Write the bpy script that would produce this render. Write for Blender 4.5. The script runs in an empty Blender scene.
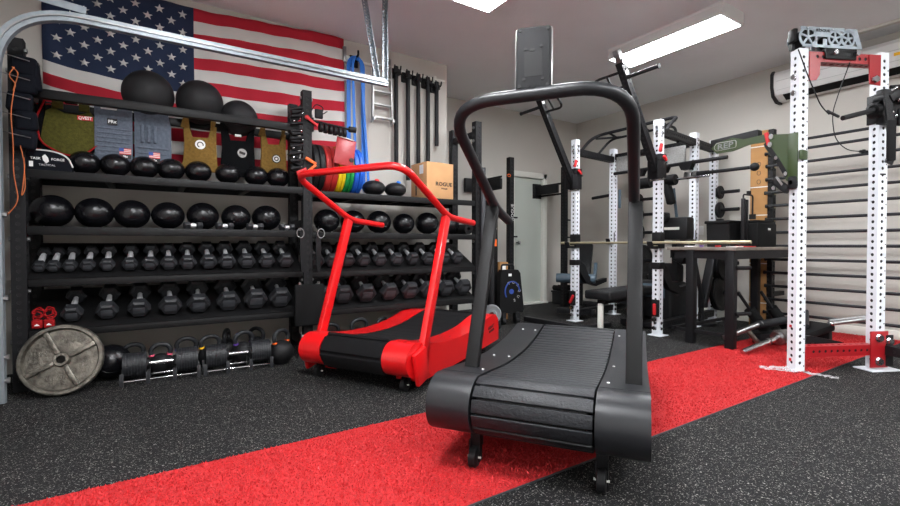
import bpy, bmesh, math, random
from math import pi, sin, cos, radians, atan2, sqrt
from mathutils import Matrix, Vector, Euler
random.seed(7)
SC = bpy.context.scene
COL = SC.collection

# ------------------------------------------------------------------ materials
def lin(c):
    return tuple(((v/255)/12.92 if v <= 10 else (((v/255)+.055)/1.055)**2.4) for v in c)

def newmat(name):
    m = bpy.data.materials.new(name); m.use_nodes = True
    nt = m.node_tree
    return m, nt, nt.nodes['Principled BSDF']

def mat(name, c, rough=.5, metal=0., nscale=0, namt=.15, bump=0., bscale=200, emit=0, spec=.5, coat=0., alpha=1., sheen=0.):
    m, nt, b = newmat(name)
    col = lin(c) + (1,)
    b.inputs['Base Color'].default_value = col
    b.inputs['Roughness'].default_value = rough
    b.inputs['Metallic'].default_value = metal
    b.inputs['Specular IOR Level'].default_value = spec
    b.inputs['Coat Weight'].default_value = coat
    b.inputs['Sheen Weight'].default_value = sheen
    b.inputs['Alpha'].default_value = alpha
    N, L = nt.nodes, nt.links
    tc = N.new('ShaderNodeTexCoord')
    if nscale:
        n = N.new('ShaderNodeTexNoise'); n.inputs['Scale'].default_value = nscale; n.inputs['Detail'].default_value = 5
        L.new(tc.outputs['Object'], n.inputs['Vector'])
        r = N.new('ShaderNodeValToRGB')
        r.color_ramp.elements[0].position = .3; r.color_ramp.elements[1].position = .7
        r.color_ramp.elements[0].color = tuple(v*(1-namt) for v in col[:3]) + (1,)
        r.color_ramp.elements[1].color = tuple(min(1, v*(1+namt)) for v in col[:3]) + (1,)
        L.new(n.outputs['Fac'], r.inputs['Fac']); L.new(r.outputs['Color'], b.inputs['Base Color'])
    if bump:
        n2 = N.new('ShaderNodeTexNoise'); n2.inputs['Scale'].default_value = bscale; n2.inputs['Detail'].default_value = 3
        L.new(tc.outputs['Object'], n2.inputs['Vector'])
        bp = N.new('ShaderNodeBump'); bp.inputs['Strength'].default_value = bump; bp.inputs['Distance'].default_value = .01
        L.new(n2.outputs['Fac'], bp.inputs['Height']); L.new(bp.outputs['Normal'], b.inputs['Normal'])
    if emit:
        b.inputs['Emission Color'].default_value = col; b.inputs['Emission Strength'].default_value = emit
    return m

def rubber_floor():
    m, nt, b = newmat('speckled_rubber'); N, L = nt.nodes, nt.links
    tc = N.new('ShaderNodeTexCoord')
    def speck(scale, thr, keep, seed):
        mp = N.new('ShaderNodeMapping'); mp.inputs['Location'].default_value = (seed, seed*.7, 0)
        L.new(tc.outputs['Object'], mp.inputs['Vector'])
        ds = N.new('ShaderNodeTexNoise'); ds.inputs['Scale'].default_value = scale*1.6
        L.new(mp.outputs['Vector'], ds.inputs['Vector'])
        mx = N.new('ShaderNodeMix'); mx.data_type = 'RGBA'; mx.blend_type = 'LINEAR_LIGHT'; mx.inputs['Factor'].default_value = .006
        L.new(mp.outputs['Vector'], mx.inputs['A']); L.new(ds.outputs['Color'], mx.inputs['B'])
        v = N.new('ShaderNodeTexVoronoi'); v.inputs['Scale'].default_value = scale; L.new(mx.outputs['Result'], v.inputs['Vector'])
        lt = N.new('ShaderNodeMath'); lt.operation = 'LESS_THAN'; lt.inputs[1].default_value = thr
        L.new(v.outputs['Distance'], lt.inputs[0])
        sp = N.new('ShaderNodeSeparateColor'); L.new(v.outputs['Color'], sp.inputs['Color'])
        g = N.new('ShaderNodeMath'); g.operation = 'GREATER_THAN'; g.inputs[1].default_value = keep; L.new(sp.outputs['Red'], g.inputs[0])
        mu = N.new('ShaderNodeMath'); mu.operation = 'MULTIPLY'; L.new(lt.outputs[0], mu.inputs[0]); L.new(g.outputs[0], mu.inputs[1])
        m2 = N.new('ShaderNodeMath'); m2.operation = 'MULTIPLY'; L.new(mu.outputs[0], m2.inputs[0]); L.new(sp.outputs['Green'], m2.inputs[1])
        return m2.outputs[0]
    a = speck(180, .38, .66, 0); c = speck(90, .30, .86, 3.1)
    ad = N.new('ShaderNodeMath'); ad.operation = 'MAXIMUM'; L.new(a, ad.inputs[0]); L.new(c, ad.inputs[1])
    n = N.new('ShaderNodeTexNoise'); n.inputs['Scale'].default_value = 2.2; n.inputs['Detail'].default_value = 6
    L.new(tc.outputs['Object'], n.inputs['Vector'])
    r = N.new('ShaderNodeValToRGB')
    r.color_ramp.elements[0].color = lin((8,8,9)) + (1,); r.color_ramp.elements[1].color = lin((17,17,19)) + (1,)
    L.new(n.outputs['Fac'], r.inputs['Fac'])
    mix = N.new('ShaderNodeMix'); mix.data_type = 'RGBA'
    L.new(ad.outputs[0], mix.inputs['Factor']); L.new(r.outputs['Color'], mix.inputs['A']); mix.inputs['B'].default_value = lin((160,158,153)) + (1,)
    L.new(mix.outputs['Result'], b.inputs['Base Color'])
    n3 = N.new('ShaderNodeTexNoise'); n3.inputs['Scale'].default_value = 260; L.new(tc.outputs['Object'], n3.inputs['Vector'])
    bp = N.new('ShaderNodeBump'); bp.inputs['Strength'].default_value = .6; bp.inputs['Distance'].default_value = .004
    L.new(n3.outputs['Fac'], bp.inputs['Height']); L.new(bp.outputs['Normal'], b.inputs['Normal'])
    b.inputs['Roughness'].default_value = .8; b.inputs['Specular IOR Level'].default_value = .2
    return m

M = {}
M['rubber'] = rubber_floor()
M['seam'] = mat('mat_seam', (18,18,19), .8)
M['turf'] = mat('red_turf', (180,24,28), .8, nscale=120, namt=.35, bump=.8, bscale=400)
M['blade'] = mat('red_turf_blade', (190,30,34), .6, nscale=14, namt=.1)
M['wall'] = mat('painted_wall', (190,186,179), .75, nscale=1.5, namt=.03, bump=.15, bscale=120)
M['ceil'] = mat('ceiling_paint', (232,236,238), .85, nscale=1.2, namt=.04, bump=.25, bscale=70)
M['trimw'] = mat('trim_paint', (216,216,208), .5)
M['doorw'] = mat('door_paint', (184,190,182), .45)
M['garage'] = mat('garage_panel', (214,212,208), .6, nscale=6, namt=.2)
M['blk'] = mat('black_powder_coat', (24,24,26), .5, bump=.1, bscale=500, spec=.22)
M['blk2'] = mat('black_satin', (16,16,17), .5, spec=.25)
M['blkmat'] = mat('matte_black', (12,12,13), .75, spec=.2)
M['char'] = mat('charcoal_powder_coat', (33,34,37), .45, bump=.1, bscale=500, spec=.3)
M['chargloss'] = mat('charcoal_plastic', (29,30,33), .36, bump=.04, bscale=900, spec=.38)
M['rub'] = mat('black_rubber', (20,20,22), .55, bump=.15, bscale=300, spec=.3)
M['ball'] = mat('black_ball_rubber', (13,13,16), .26, bump=.1, bscale=160, spec=.4)
M['bigball'] = mat('charcoal_ball_vinyl', (30,30,32), .6, spec=.3, bump=.05, bscale=120)
M['hex'] = mat('hex_head_rubber', (32,33,36), .5, bump=.08, bscale=300, spec=.35)
M['hexl'] = mat('hex_face_plate', (58,60,64), .5)
M['white'] = mat('white_powder_coat', (222,226,232), .4)
M['red'] = mat('red_powder_coat', (205,18,22), .28, coat=.4)
M['darkred'] = mat('crimson_powder_coat', (150,18,26), .38)
M['chrome'] = mat('chrome', (205,205,208), .18, metal=1)
M['steel'] = mat('brushed_steel', (150,150,150), .38, metal=1, nscale=30, namt=.15)
M['galv'] = mat('galvanised_steel', (138,146,152), .45, metal=.7, nscale=25, namt=.12)
M['iron'] = mat('worn_cast_iron', (112,108,100), .38, metal=.85, nscale=22, namt=.5, bump=.4, bscale=60)
M['gold'] = mat('zinc_bar', (176,166,138), .45, metal=.6)
M['green'] = mat('army_green_coat', (48,66,30), .45)
M['olive'] = mat('olive_canvas', (74,72,30), .9, spec=.15, nscale=60, namt=.25, bump=.4, bscale=250)
M['tan'] = mat('coyote_canvas', (116,90,44), .9, spec=.15, nscale=60, namt=.2, bump=.4, bscale=250)
M['grey'] = mat('grey_canvas', (92,100,112), .9, spec=.15, nscale=60, namt=.2, bump=.4, bscale=250)
M['navy'] = mat('dark_navy_nylon', (11,14,22), .85, spec=.15, bump=.4, bscale=250)
M['blackcloth'] = mat('black_nylon', (10,11,13), .9, spec=.1, bump=.4, bscale=200)
M['redcloth'] = mat('red_nylon', (140,14,18), .8, spec=.2)
M['orange'] = mat('orange_cord', (176,92,44), .7)
M['wht'] = mat('white_print', (228,228,226), .6)
M['ink'] = mat('black_print_and_tube_shade', (18,18,18), .6)  # print black, also the painted shade inside perforated tubes
M['redp'] = mat('red_print', (200,28,34), .55)
M['bluep'] = mat('blue_print', (40,70,150), .55)
M['flagr'] = mat('flag_red', (176,22,44), .85, nscale=3, namt=.08)
M['flagw'] = mat('flag_white', (206,204,200), .85, nscale=3, namt=.05)
M['flagb'] = mat('flag_blue', (20,36,66), .85, nscale=3, namt=.08)
M['pr'] = mat('red_bumper_rubber', (170,36,34), .5)
M['py'] = mat('yellow_bumper_rubber', (228,192,20), .5)
M['pg'] = mat('green_bumper_rubber', (22,140,66), .5)
M['pb'] = mat('blue_bumper_rubber', (20,86,190), .5)
M['band'] = mat('blue_band', (20,110,205), .55)
M['card'] = mat('cardboard', (186,142,98), .85, nscale=8, namt=.08)
M['card2'] = mat('brown_cardboard', (156,114,68), .85, nscale=6, namt=.15)
M['lens'] = mat('lamp_lens', (250,252,255), .5, emit=50)
M['fill_lens'] = mat('fill_lamp_lens', (250,252,255), .5, emit=80)  # stronger glow, only for the added fill lamps
M['alu'] = mat('aluminium', (178,178,176), .4, metal=.8)
M['acw'] = mat('white_plastic', (214,214,212), .4)
M['belt'] = mat('black_slat_rubber', (24,26,30), .5, spec=.4, nscale=40, namt=.2, bump=.3, bscale=90)
M['carpetbelt'] = mat('black_textured_belt', (20,20,22), .85, spec=.2, nscale=190, namt=.7, bump=1., bscale=420)
M['pad'] = mat('black_vinyl_pad', (19,20,22), .5, spec=.3, bump=.25, bscale=150)
M['padblue'] = mat('slate_pad', (70,86,98), .5)
M['film'] = mat('clear_film', (235,235,238), .15, alpha=.35)
M['pink'] = mat('pink_ring', (216,84,110), .6)
M['yel'] = mat('yellow_ring', (232,176,20), .6)
M['pur'] = mat('purple_ring', (84,50,140), .6)
M['org'] = mat('orange_ring', (232,96,24), .6)
M['wood'] = mat('bench_top', (120,112,104), .6, nscale=12, namt=.25)
M['greyrub'] = mat('grey_wheel_rubber', (130,132,134), .5)
M['sign'] = mat('brushed_nameplate', (150,150,148), .6, metal=.0, nscale=80, namt=.2)
M['consolem'] = mat('console_plastic', (27,27,29), .7, spec=.25)
M['grip'] = mat('knurled_chrome', (225,225,228), .32, metal=.55)
M['pen'] = mat('lilac_plastic', (150,120,190), .5)

# ------------------------------------------------------------------ mesh builder
def fillet(pts, r, n=6, closed=False):
    P = [Vector(p) for p in pts]
    out = []
    N_ = len(P)
    for i, p in enumerate(P):
        if not closed and (i == 0 or i == N_-1): out.append(p); continue
        a, b = P[i-1], P[(i+1) % N_]
        d1, d2 = (a-p), (b-p)
        rr = r[i] if isinstance(r, (list, tuple)) else r
        k = min(rr, d1.length*.49, d2.length*.49)
        s, e = p + d1.normalized()*k, p + d2.normalized()*k
        for t in range(n+1):
            t /= n
            out.append(s*(1-t)**2 + p*2*t*(1-t) + e*t*t)
    return out

class B:
    def __init__(s, mx=None):
        s.bm = bmesh.new(); s.M = mx or Matrix.Identity(4); s.mi = 0; s.liner = False
    def _fin(s, verts, mx=None):
        mm = s.M @ mx if mx is not None else s.M
        fs = set()
        for v in verts:
            v.co = mm @ v.co
            fs.update(v.link_faces)
        for f in fs: f.material_index = s.mi
        return s
    def box(s, c, d, rot=None, bev=0., seg=2):
        r = bmesh.ops.create_cube(s.bm, size=1)
        vs = r['verts']
        for v in vs: v.co = Vector((v.co.x*d[0], v.co.y*d[1], v.co.z*d[2]))
        if bev:
            es = list({e for v in vs for e in v.link_edges})
            rb = bmesh.ops.bevel(s.bm, geom=es, offset=bev, segments=seg, profile=.5, affect='EDGES')
            vs = list({v for f in rb['faces'] for v in f.verts} | {v for v in vs if v.is_valid})
        mx = Matrix.Translation(c)
        if rot is not None: mx = mx @ (rot.to_matrix().to_4x4() if isinstance(rot, Euler) else Euler(rot).to_matrix().to_4x4())
        return s._fin(vs, mx)
    def cyl(s, p0, p1, r0, r1=None, seg=16):
        p0, p1 = Vector(p0), Vector(p1); d = p1-p0
        r1 = r0 if r1 is None else r1
        r = bmesh.ops.create_cone(s.bm, cap_ends=True, segments=seg, radius1=r0, radius2=r1, depth=d.length)
        return s._fin(r['verts'], Matrix.Translation((p0+p1)/2) @ d.to_track_quat('Z', 'Y').to_matrix().to_4x4())
    def ball(s, c, r, sc=(1,1,1), u=24, v=14):
        q = bmesh.ops.create_uvsphere(s.bm, u_segments=u, v_segments=v, radius=r)
        return s._fin(q['verts'], Matrix.Translation(c) @ Matrix.Diagonal((*sc, 1)))
    def sweep(s, pts, sec, closed=False, up=None):
        P = [Vector(p) for p in pts]; n = len(P); k = len(sec)
        rings = []; prev = None
        for i, p in enumerate(P):
            if closed: t = (P[(i+1) % n]-P[i-1])
            else: t = P[min(i+1, n-1)]-P[max(i-1, 0)]
            t.normalize()
            if up is not None:
                x = Vector(up).cross(t)
                if x.length < 1e-4: x = prev
                x.normalize()
            else:
                if prev is None:
                    ref = Vector((0,0,1)) if abs(t.z) < .9 else Vector((1,0,0))
                    x = ref.cross(t).normalized()
                else:
                    x = (prev - t*prev.dot(t)).normalized()
            prev = x; y = t.cross(x)
            rings.append([s.bm.verts.new(p + x*a + y*b) for a, b in sec])
        m = n if closed else n-1
        for i in range(m):
            A, Bq = rings[i], rings[(i+1) % n]
            for j in range(k):
                try: s.bm.faces.new((A[j], A[(j+1) % k], Bq[(j+1) % k], Bq[j]))
                except ValueError: pass
        if not closed:
            s.bm.faces.new(rings[0][::-1]); s.bm.faces.new(rings[-1])
        return s._fin([v for r in rings for v in r])
    def tube(s, pts, r, seg=12, closed=False):
        return s.sweep(pts, [(r*cos(2*pi*i/seg), r*sin(2*pi*i/seg)) for i in range(seg)], closed)
    def lathe(s, prof, mx=None, seg=32):
        rings = []
        for r, z in prof:
            if r < 1e-5: rings.append([s.bm.verts.new((0,0,z))])
            else: rings.append([s.bm.verts.new((r*cos(2*pi*i/seg), r*sin(2*pi*i/seg), z)) for i in range(seg)])
        for A, Bq in zip(rings, rings[1:]):
            for j in range(seg):
                q = []
                for v in (A[j % len(A)], A[(j+1) % len(A)], Bq[(j+1) % len(Bq)], Bq[j % len(Bq)]):
                    if v not in q: q.append(v)
                if len(q) > 2:
                    try: s.bm.faces.new(q)
                    except ValueError: pass
        return s._fin([v for r in rings for v in r], mx)
    def prism(s, poly, t0, t1, axis='y', mx=None):
        def m(p, t):
            return {'y': (p[0], t, p[1]), 'x': (t, p[0], p[1]), 'z': (p[0], p[1], t)}[axis]
        A = [s.bm.verts.new(m(p, t0)) for p in poly]; Bq = [s.bm.verts.new(m(p, t1)) for p in poly]
        s.bm.faces.new(A); s.bm.faces.new(Bq[::-1]); n = len(poly)
        for i in range(n): s.bm.faces.new((A[i], Bq[i], Bq[(i+1) % n], A[(i+1) % n]))
        return s._fin(A+Bq, mx)
    def strip(s, prof_top, prof_bot, y0, y1, mx=None):
        """solid between two same-length profiles (x,z), spanning y0..y1"""
        A = [[s.bm.verts.new((x, y, z)) for x, z in pr] for pr, y in ((prof_top, y0), (prof_bot, y0), (prof_bot, y1), (prof_top, y1))]
        n = len(prof_top)
        for i in range(n-1):
            for k in range(4):
                a, b = A[k], A[(k+1) % 4]
                s.bm.faces.new((a[i], b[i], b[i+1], a[i+1]))
        s.bm.faces.new([A[k][0] for k in range(4)]); s.bm.faces.new([A[k][-1] for k in range(4)][::-1])
        return s._fin([v for r in A for v in r], mx)
    def perf(s, L, w=.0762, pitch=.0508, r=.0135, start=.03, faces=(0,1,2,3), mx=None, d=None):
        """hollow square tube along +z with real holes"""
        d = d or w
        out = []
        n = max(1, int((L-2*start)/pitch))
        z0 = (L-n*pitch)/2
        for f in range(4):
            ww, off = (w, d/2) if f % 2 == 0 else (d, w/2)
            R = Matrix.Rotation(f*pi/2, 4, 'Z')
            def V(x, y, z):
                v = s.bm.verts.new(R @ Vector((x, y, z))); out.append(v); return v
            def quad(a, b, c, e): s.bm.faces.new((a, b, c, e))
            if f not in faces:
                quad(V(-ww/2,-off,0), V(ww/2,-off,0), V(ww/2,-off,L), V(-ww/2,-off,L)); continue
            for za, zb in ((0, z0), (L-z0, L)):
                if zb-za > 1e-4: quad(V(-ww/2,-off,za), V(ww/2,-off,za), V(ww/2,-off,zb), V(-ww/2,-off,zb))
            for i in range(n):
                a = z0+i*pitch; b = a+pitch; c = (a+b)/2
                sq = [(ww/2,c),(ww/2,b),(0,b),(-ww/2,b),(-ww/2,c),(-ww/2,a),(0,a),(ww/2,a)]
                o = [V(x,-off,z) for x, z in sq]
                h = [V(r*cos(k*pi/4),-off, c+r*sin(k*pi/4)) for k in range(8)]
                g = [V(r*cos(k*pi/4),-off+.005, c+r*sin(k*pi/4)) for k in range(8)]
                for k in range(8):
                    k2 = (k+1) % 8
                    quad(o[k], o[k2], h[k2], h[k]); quad(h[k], h[k2], g[k2], g[k])
        if s.liner:  # inner sheets in a dark colour paint the shade seen through the holes
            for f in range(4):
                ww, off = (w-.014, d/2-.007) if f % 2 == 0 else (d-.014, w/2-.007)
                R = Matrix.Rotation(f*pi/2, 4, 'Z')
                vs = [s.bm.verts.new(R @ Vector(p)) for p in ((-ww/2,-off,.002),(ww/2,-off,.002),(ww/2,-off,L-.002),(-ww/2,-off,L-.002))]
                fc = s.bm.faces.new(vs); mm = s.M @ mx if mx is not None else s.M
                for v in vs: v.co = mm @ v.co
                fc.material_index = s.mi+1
        for z in (0, L):
            q = [s.bm.verts.new((x, y, z)) for x, y in ((-w/2,-d/2),(w/2,-d/2),(w/2,d/2),(-w/2,d/2))]
            s.bm.faces.new(q); out += q
        return s._fin(out, mx)
    def build(s, name, mats, parent=None, sharp=35, loc=None):
        me = bpy.data.meshes.new(name)
        bmesh.ops.recalc_face_normals(s.bm, faces=s.bm.faces)
        s.bm.to_mesh(me); s.bm.free()
        for m in (mats if isinstance(mats, (list, tuple)) else [mats]): me.materials.append(M[m] if isinstance(m, str) else m)
        me.polygons.foreach_set('use_smooth', [True]*len(me.polygons))
        me.set_sharp_from_angle(angle=radians(sharp))
        o = bpy.data.objects.new(name, me); COL.objects.link(o)
        if parent is not None: o.parent = parent
        if loc: o.location = loc
        return o

def along(p0, p1, roll=0.):
    """matrix whose +z runs p0->p1, origin p0"""
    p0, p1 = Vector(p0), Vector(p1)
    z = (p1-p0).normalized()
    ref = Vector((0,0,1)) if abs(z.z) < .95 else Vector((0,1,0))
    x = ref.cross(z).normalized(); y = z.cross(x)
    m = Matrix((x, y, z)).transposed().to_4x4(); m.translation = p0
    return m @ Matrix.Rotation(roll, 4, 'Z')
def perfbar(b, p0, p1, w=.0762, faces=(0,1,2,3), d=None, r=.0125, pitch=.0508):
    return b.perf((Vector(p1)-Vector(p0)).length, w=w, faces=faces, mx=along(p0, p1), d=d, r=r, pitch=pitch)

def thing(name, label, cat, loc=(0,0,0), rz=0., group=None, rx=0., ry=0.):
    o = bpy.data.objects.new(name, None); COL.objects.link(o); o.empty_display_size = .1
    o.location = loc; o.rotation_euler = (rx, ry, rz)
    o['label'] = label; o['category'] = cat
    if group: o['group'] = group
    return o
def tag(o, label, cat, group=None, kind=None):
    o['label'] = label; o['category'] = cat
    if group: o['group'] = group
    if kind: o['kind'] = kind
    return o
def dup(root, loc, rz=None, label=None, group=None, rot=None):
    r = root.copy(); COL.objects.link(r); r.location = loc
    if rz is not None: r.rotation_euler[2] = rz
    if rot is not None: r.rotation_euler = rot
    if label: r['label'] = label
    if group: r['group'] = group
    for ch in list(root.children):
        c = ch.copy(); COL.objects.link(c); c.parent = r
        for g in list(ch.children):
            d = g.copy(); COL.objects.link(d); d.parent = c
    return r
def struct(name, b, m, parent=None, sharp=35):
    o = b.build(name, m, parent, sharp)
    if parent is None: o['kind'] = 'structure'
    return o
def text(body, size, m, parent, org, right, up, name='lettering', ext=.0006, sx=1., align='CENTER', bold=0.):
    """flat lettering: org centre, right and up are directions"""
    cu = bpy.data.curves.new('txt', 'FONT'); cu.body = body; cu.size = size; cu.extrude = ext
    cu.align_x = align; cu.align_y = 'CENTER'; cu.offset = bold; cu.resolution_u = 2
    t = bpy.data.objects.new('txt', cu); COL.objects.link(t)
    dg = bpy.context.evaluated_depsgraph_get()
    me = bpy.data.meshes.new_from_object(t.evaluated_get(dg))
    bpy.data.objects.remove(t); bpy.data.curves.remove(cu)
    R_ = Vector(right).normalized(); U_ = Vector(up).normalized(); Z_ = R_.cross(U_).normalized()
    mx = Matrix((R_, U_, Z_)).transposed().to_4x4(); mx.translation = Vector(org)
    me.transform(Matrix.Diagonal((sx,1,1,1))); me.transform(mx)
    me.materials.clear(); me.materials.append(M[m]); me.name = name
    o = bpy.data.objects.new(name, me); COL.objects.link(o); o.parent = parent
    return o

def perf_obj(L, name, m, parent, **k):
    b = B(); b.liner = True; b.perf(L, **k); return b.build(name, [m, 'ink'], parent)  # near-black inner faces put the tube's inside shade into colour
def split_loose(o):
    """give every separate piece of a part its own object"""
    bm = bmesh.new(); bm.from_mesh(o.data); bm.faces.ensure_lookup_table()
    seen = {}; isl = []
    for f0 in bm.faces:
        if f0.index in seen: continue
        st = [f0]; seen[f0.index] = 1; cur = []
        while st:
            g = st.pop(); cur.append(g.index)
            for ed in g.edges:
                for h in ed.link_faces:
                    if h.index not in seen: seen[h.index] = 1; st.append(h)
        isl.append(cur)
    bm.free()
    if len(isl) < 2: return
    # merge islands whose bounding boxes touch
    me = o.data; bb = []
    for cur in isl:
        vs = {v for i in cur for v in me.polygons[i].vertices}
        co = [me.vertices[v].co for v in vs]
        bb.append([[min(p[k] for p in co)-.001 for k in range(3)], [max(p[k] for p in co)+.001 for k in range(3)], list(cur)])
    ch = True
    while ch:
        ch = False
        for i in range(len(bb)):
            for j in range(i+1, len(bb)):
                if all(bb[i][0][k] <= bb[j][1][k] and bb[j][0][k] <= bb[i][1][k] for k in range(3)):
                    bb[i] = [[min(bb[i][0][k], bb[j][0][k]) for k in range(3)], [max(bb[i][1][k], bb[j][1][k]) for k in range(3)], bb[i][2]+bb[j][2]]
                    bb.pop(j); ch = True; break
            if ch: break
    if len(bb) < 2: return
    for n, (_, _, fs) in enumerate(bb):
        keep = set(fs)
        bm = bmesh.new(); bm.from_mesh(me)
        bmesh.ops.delete(bm, geom=[f for f in bm.faces if f.index not in keep], context='FACES')
        m2 = bpy.data.meshes.new(o.data.name); bm.to_mesh(m2); bm.free()
        for mt in me.materials: m2.materials.append(mt)
        c = o.copy(); c.data = m2; c.name = o.name.split('.')[0]; COL.objects.link(c)
        for k in list(o.children):
            if n == 0: k.parent = c
    bpy.data.objects.remove(o)
# ------------------------------------------------------------------ setting
CH = 3.09
XB, YL, YR, XG, YS = 6.26, 4.62, 5.59, -.95, -3.2
struct('floor', B().box(((XG+XB)/2, (YS+YR)/2, -.05), (XB-XG+.3, YR-YS+.3, .1)), 'rubber')
for i, (a, b_) in enumerate([((XG, 2.74), (XB, 2.74)), ((XG, .935), (XB, .935)), ((.55, 2.25), (.55, YL)), ((2.98, 2.25), (2.98, YL)), ((1.8, -1), (1.8, 1.35))]):
    if a[1] == b_[1]: bb = B().box(((a[0]+b_[0])/2, a[1], .0004), (b_[0]-a[0], .004, .0012))
    else: bb = B().box((a[0], (a[1]+b_[1])/2, .0004), (.004, b_[1]-a[1], .0012))
    struct('trim_%d' % (i+1), bb, 'seam')
struct('ceiling', B().box(((XG+XB)/2, (YS+YR)/2, CH+.05), (XB-XG+.3, YR-YS+.3, .1)), 'ceil')
struct('wall_left', B().box(((XG+2.93)/2, YL+.06+.46, CH/2), (2.93-XG, 1.05, CH)), 'wall')
struct('wall_rear', B().box(((2.93+XB)/2+.05, YR+.05, CH/2), (XB-2.93+.1, .1, CH)), 'wall')
struct('wall_back', B().box((XB+.05, (YS+YR)/2, CH/2), (.1, YR-YS, CH)), 'wall')
struct('wall_right', B().box(((XG+XB)/2, YS-.05, CH/2), (XB-XG, .1, CH)), 'wall')
g = struct('wall_front', B().box((XG-.05, (YS+YR)/2, CH/2), (.1, YR-YS, CH)), 'garage')
# ceiling battens
struct('trim_6', B().box((5.35, .9, CH-.006), (1.8, .03, .012)), 'trimw')
struct('trim_7', B().box((5.92, .3, CH-.012), (.06, 3.0, .024)), 'trimw')
struct('baseboard_back', B().box((XB-.01, 3.4, .05), (.02, 4.3, .1), bev=.004), 'trimw')
struct('baseboard_rear', B().box((3.75, YR-.01, .05), (1.6, .02, .1), bev=.004), 'trimw')
# door in the recess
dX0, dX1, dT = 4.78, 5.38, 2.04
fr = B()
for x in (dX0-.05, dX1+.05): fr.box((x, YR-.03, dT/2+.04), (.09, .08, dT+.1), bev=.008)
fr.box(((dX0+dX1)/2, YR-.03, dT+.05), (dX1-dX0+.19, .08, .09), bev=.008)
struct('trim_8', fr, 'trimw')
db = B().box(((dX0+dX1)/2, YR-.004, dT/2), (dX1-dX0, .03, dT), bev=.003)
d1 = struct('door_1', db, 'doorw')
B().cyl((dX0+.07, YR-.02, 1.0), (dX0+.07, YR-.08, 1.0), .012).ball((dX0+.07, YR-.09, 1.0), .028).build('door_handle', 'steel', d1)
th = B().box(((dX0+dX1)/2, YR-.05, .015), (dX1-dX0+.2, .1, .03), bev=.005); struct('trim_9', th, 'trimw')
# garage jamb at the left end of the shelving
struct('trim_10', B().box((-.875, 3.75, 1.5), (.12, .06, 3.0), bev=.004), 'sign')

# ------------------------------------------------------------------ red turf strip
turf = thing('turf_runner', 'red artificial turf runner crossing the black rubber floor under the treadmill', 'turf', (0,0,0))
tx0, tx1, ty0, ty1 = -.93, 6.24, 1.362, 2.25
B().box(((tx0+tx1)/2, (ty0+ty1)/2, .004), (tx1-tx0, ty1-ty0, .008)).build('backing', 'turf', turf)
B().box(((tx0+tx1)/2, ty0-.002, .003), (tx1-tx0, .004, .006)).build('edge_strip', 'hexl', turf)
rv, rf = [], []
rr = random.Random(3)
nb = 0
while nb < 74000:
    x = tx0 + (tx1-tx0)*rr.random()**1.25; y = rr.uniform(ty0+.002, ty1-.002)
    if x < -.6: continue
    a = rr.uniform(0, 2*pi); w = rr.uniform(.0028, .005); h = rr.uniform(.007, .012)
    lx, ly = rr.gauss(0, .004), rr.gauss(0, .004)
    i = len(rv)
    rv += [(x-w*cos(a), y-w*sin(a), .006), (x+w*cos(a), y+w*sin(a), .006), (x+lx, y+ly, .006+h)]
    rf.append((i, i+1, i+2)); nb += 1
me = bpy.data.meshes.new('turf_pile'); me.from_pydata(rv, [], rf); me.materials.append(M['blade'])
o = bpy.data.objects.new('turf_pile', me); COL.objects.link(o); o.parent = turf; o['kind'] = 'stuff'
del rv, rf

# ------------------------------------------------------------------ ceiling lamps
def lamp(x, y, label, lens='lens'):
    t = thing('ceiling_light', label, 'light', (x, y, CH), 0, None)
    h = B()
    h.prism([(-.205, -.112), (-.212, -.100), (-.20, -.02), (-.21, 0), (.21, 0), (.20, -.02), (.212, -.100), (.205, -.112)], -.625, .625, 'y')
    h.build('housing', 'acw', t)
    e = B()
    for s_ in (-1, 1): e.prism([(-.216, -.116), (-.21, 0), (.21, 0), (.216, -.116)], s_*.625, s_*.64, 'y')
    e.build('end_cap', 'acw', t)
    l = B()
    for k in (-1.5, -.5, .5, 1.5): l.box((k*.098, 0, -.112), (.090, 1.235, .014), bev=.005)
    l.build('diffuser', lens, t); t.scale = (.91, .935, 1)
    return t
l1 = lamp(4.37, 2.70, 'long bright ceiling light fixture above the middle white squat rack')
lamp(2.27, 2.60, 'bright ceiling light cut off by the top edge left of the console')
for (x, y) in ((.25, 1.2), (.6, -1.6), (2.36, -1.0), (4.455, -1.0)):  # unseen lamps added behind the camera to fill the room with light
    lamp(x, y, 'unseen fill light added on the ceiling behind the camera', 'fill_lens')['group'] = 'fill lights added behind the camera'

# ------------------------------------------------------------------ flag
fl = B()
W_ = 2.36; X0 = -.70; NU = 48; NS = 13; SUB = 3
def fz(u, k):   # u along, k stripes down 0..13
    top = 2.985 + .10*u
    pit = .088 + .019*min(1, u/.35)**.8
    return top - k*pit + .008*sin(u*9+k*.5)
def fp(u, k, off=0.):
    y = YL-.012 - .010*(1+sin(u*23+k*.55)) - .006*(1+sin(u*61-k*.9)) - off
    return Vector((X0+u*W_, y, fz(u, k)))
cu_, ck_ = .425, 7
grid = {}
us = [i/NU for i in range(NU+1)]; us = sorted(set([u for u in us if abs(u-cu_) > .008]+[cu_]))
ks = [i/SUB for i in range(NS*SUB+1)]
for i, u in enumerate(us):
    for j, k in enumerate(ks): grid[i, j] = fl.bm.verts.new(fp(u, k))
for i in range(len(us)-1):
    for j in range(len(ks)-1):
        f = fl.bm.faces.new((grid[i,j], grid[i,j+1], grid[i+1,j+1], grid[i+1,j]))
        um, km = (us[i]+us[i+1])/2, (ks[j]+ks[j+1])/2
        f.material_index = 2 if (um < cu_ and km < ck_) else (0 if int(km) % 2 == 0 else 1)
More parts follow.
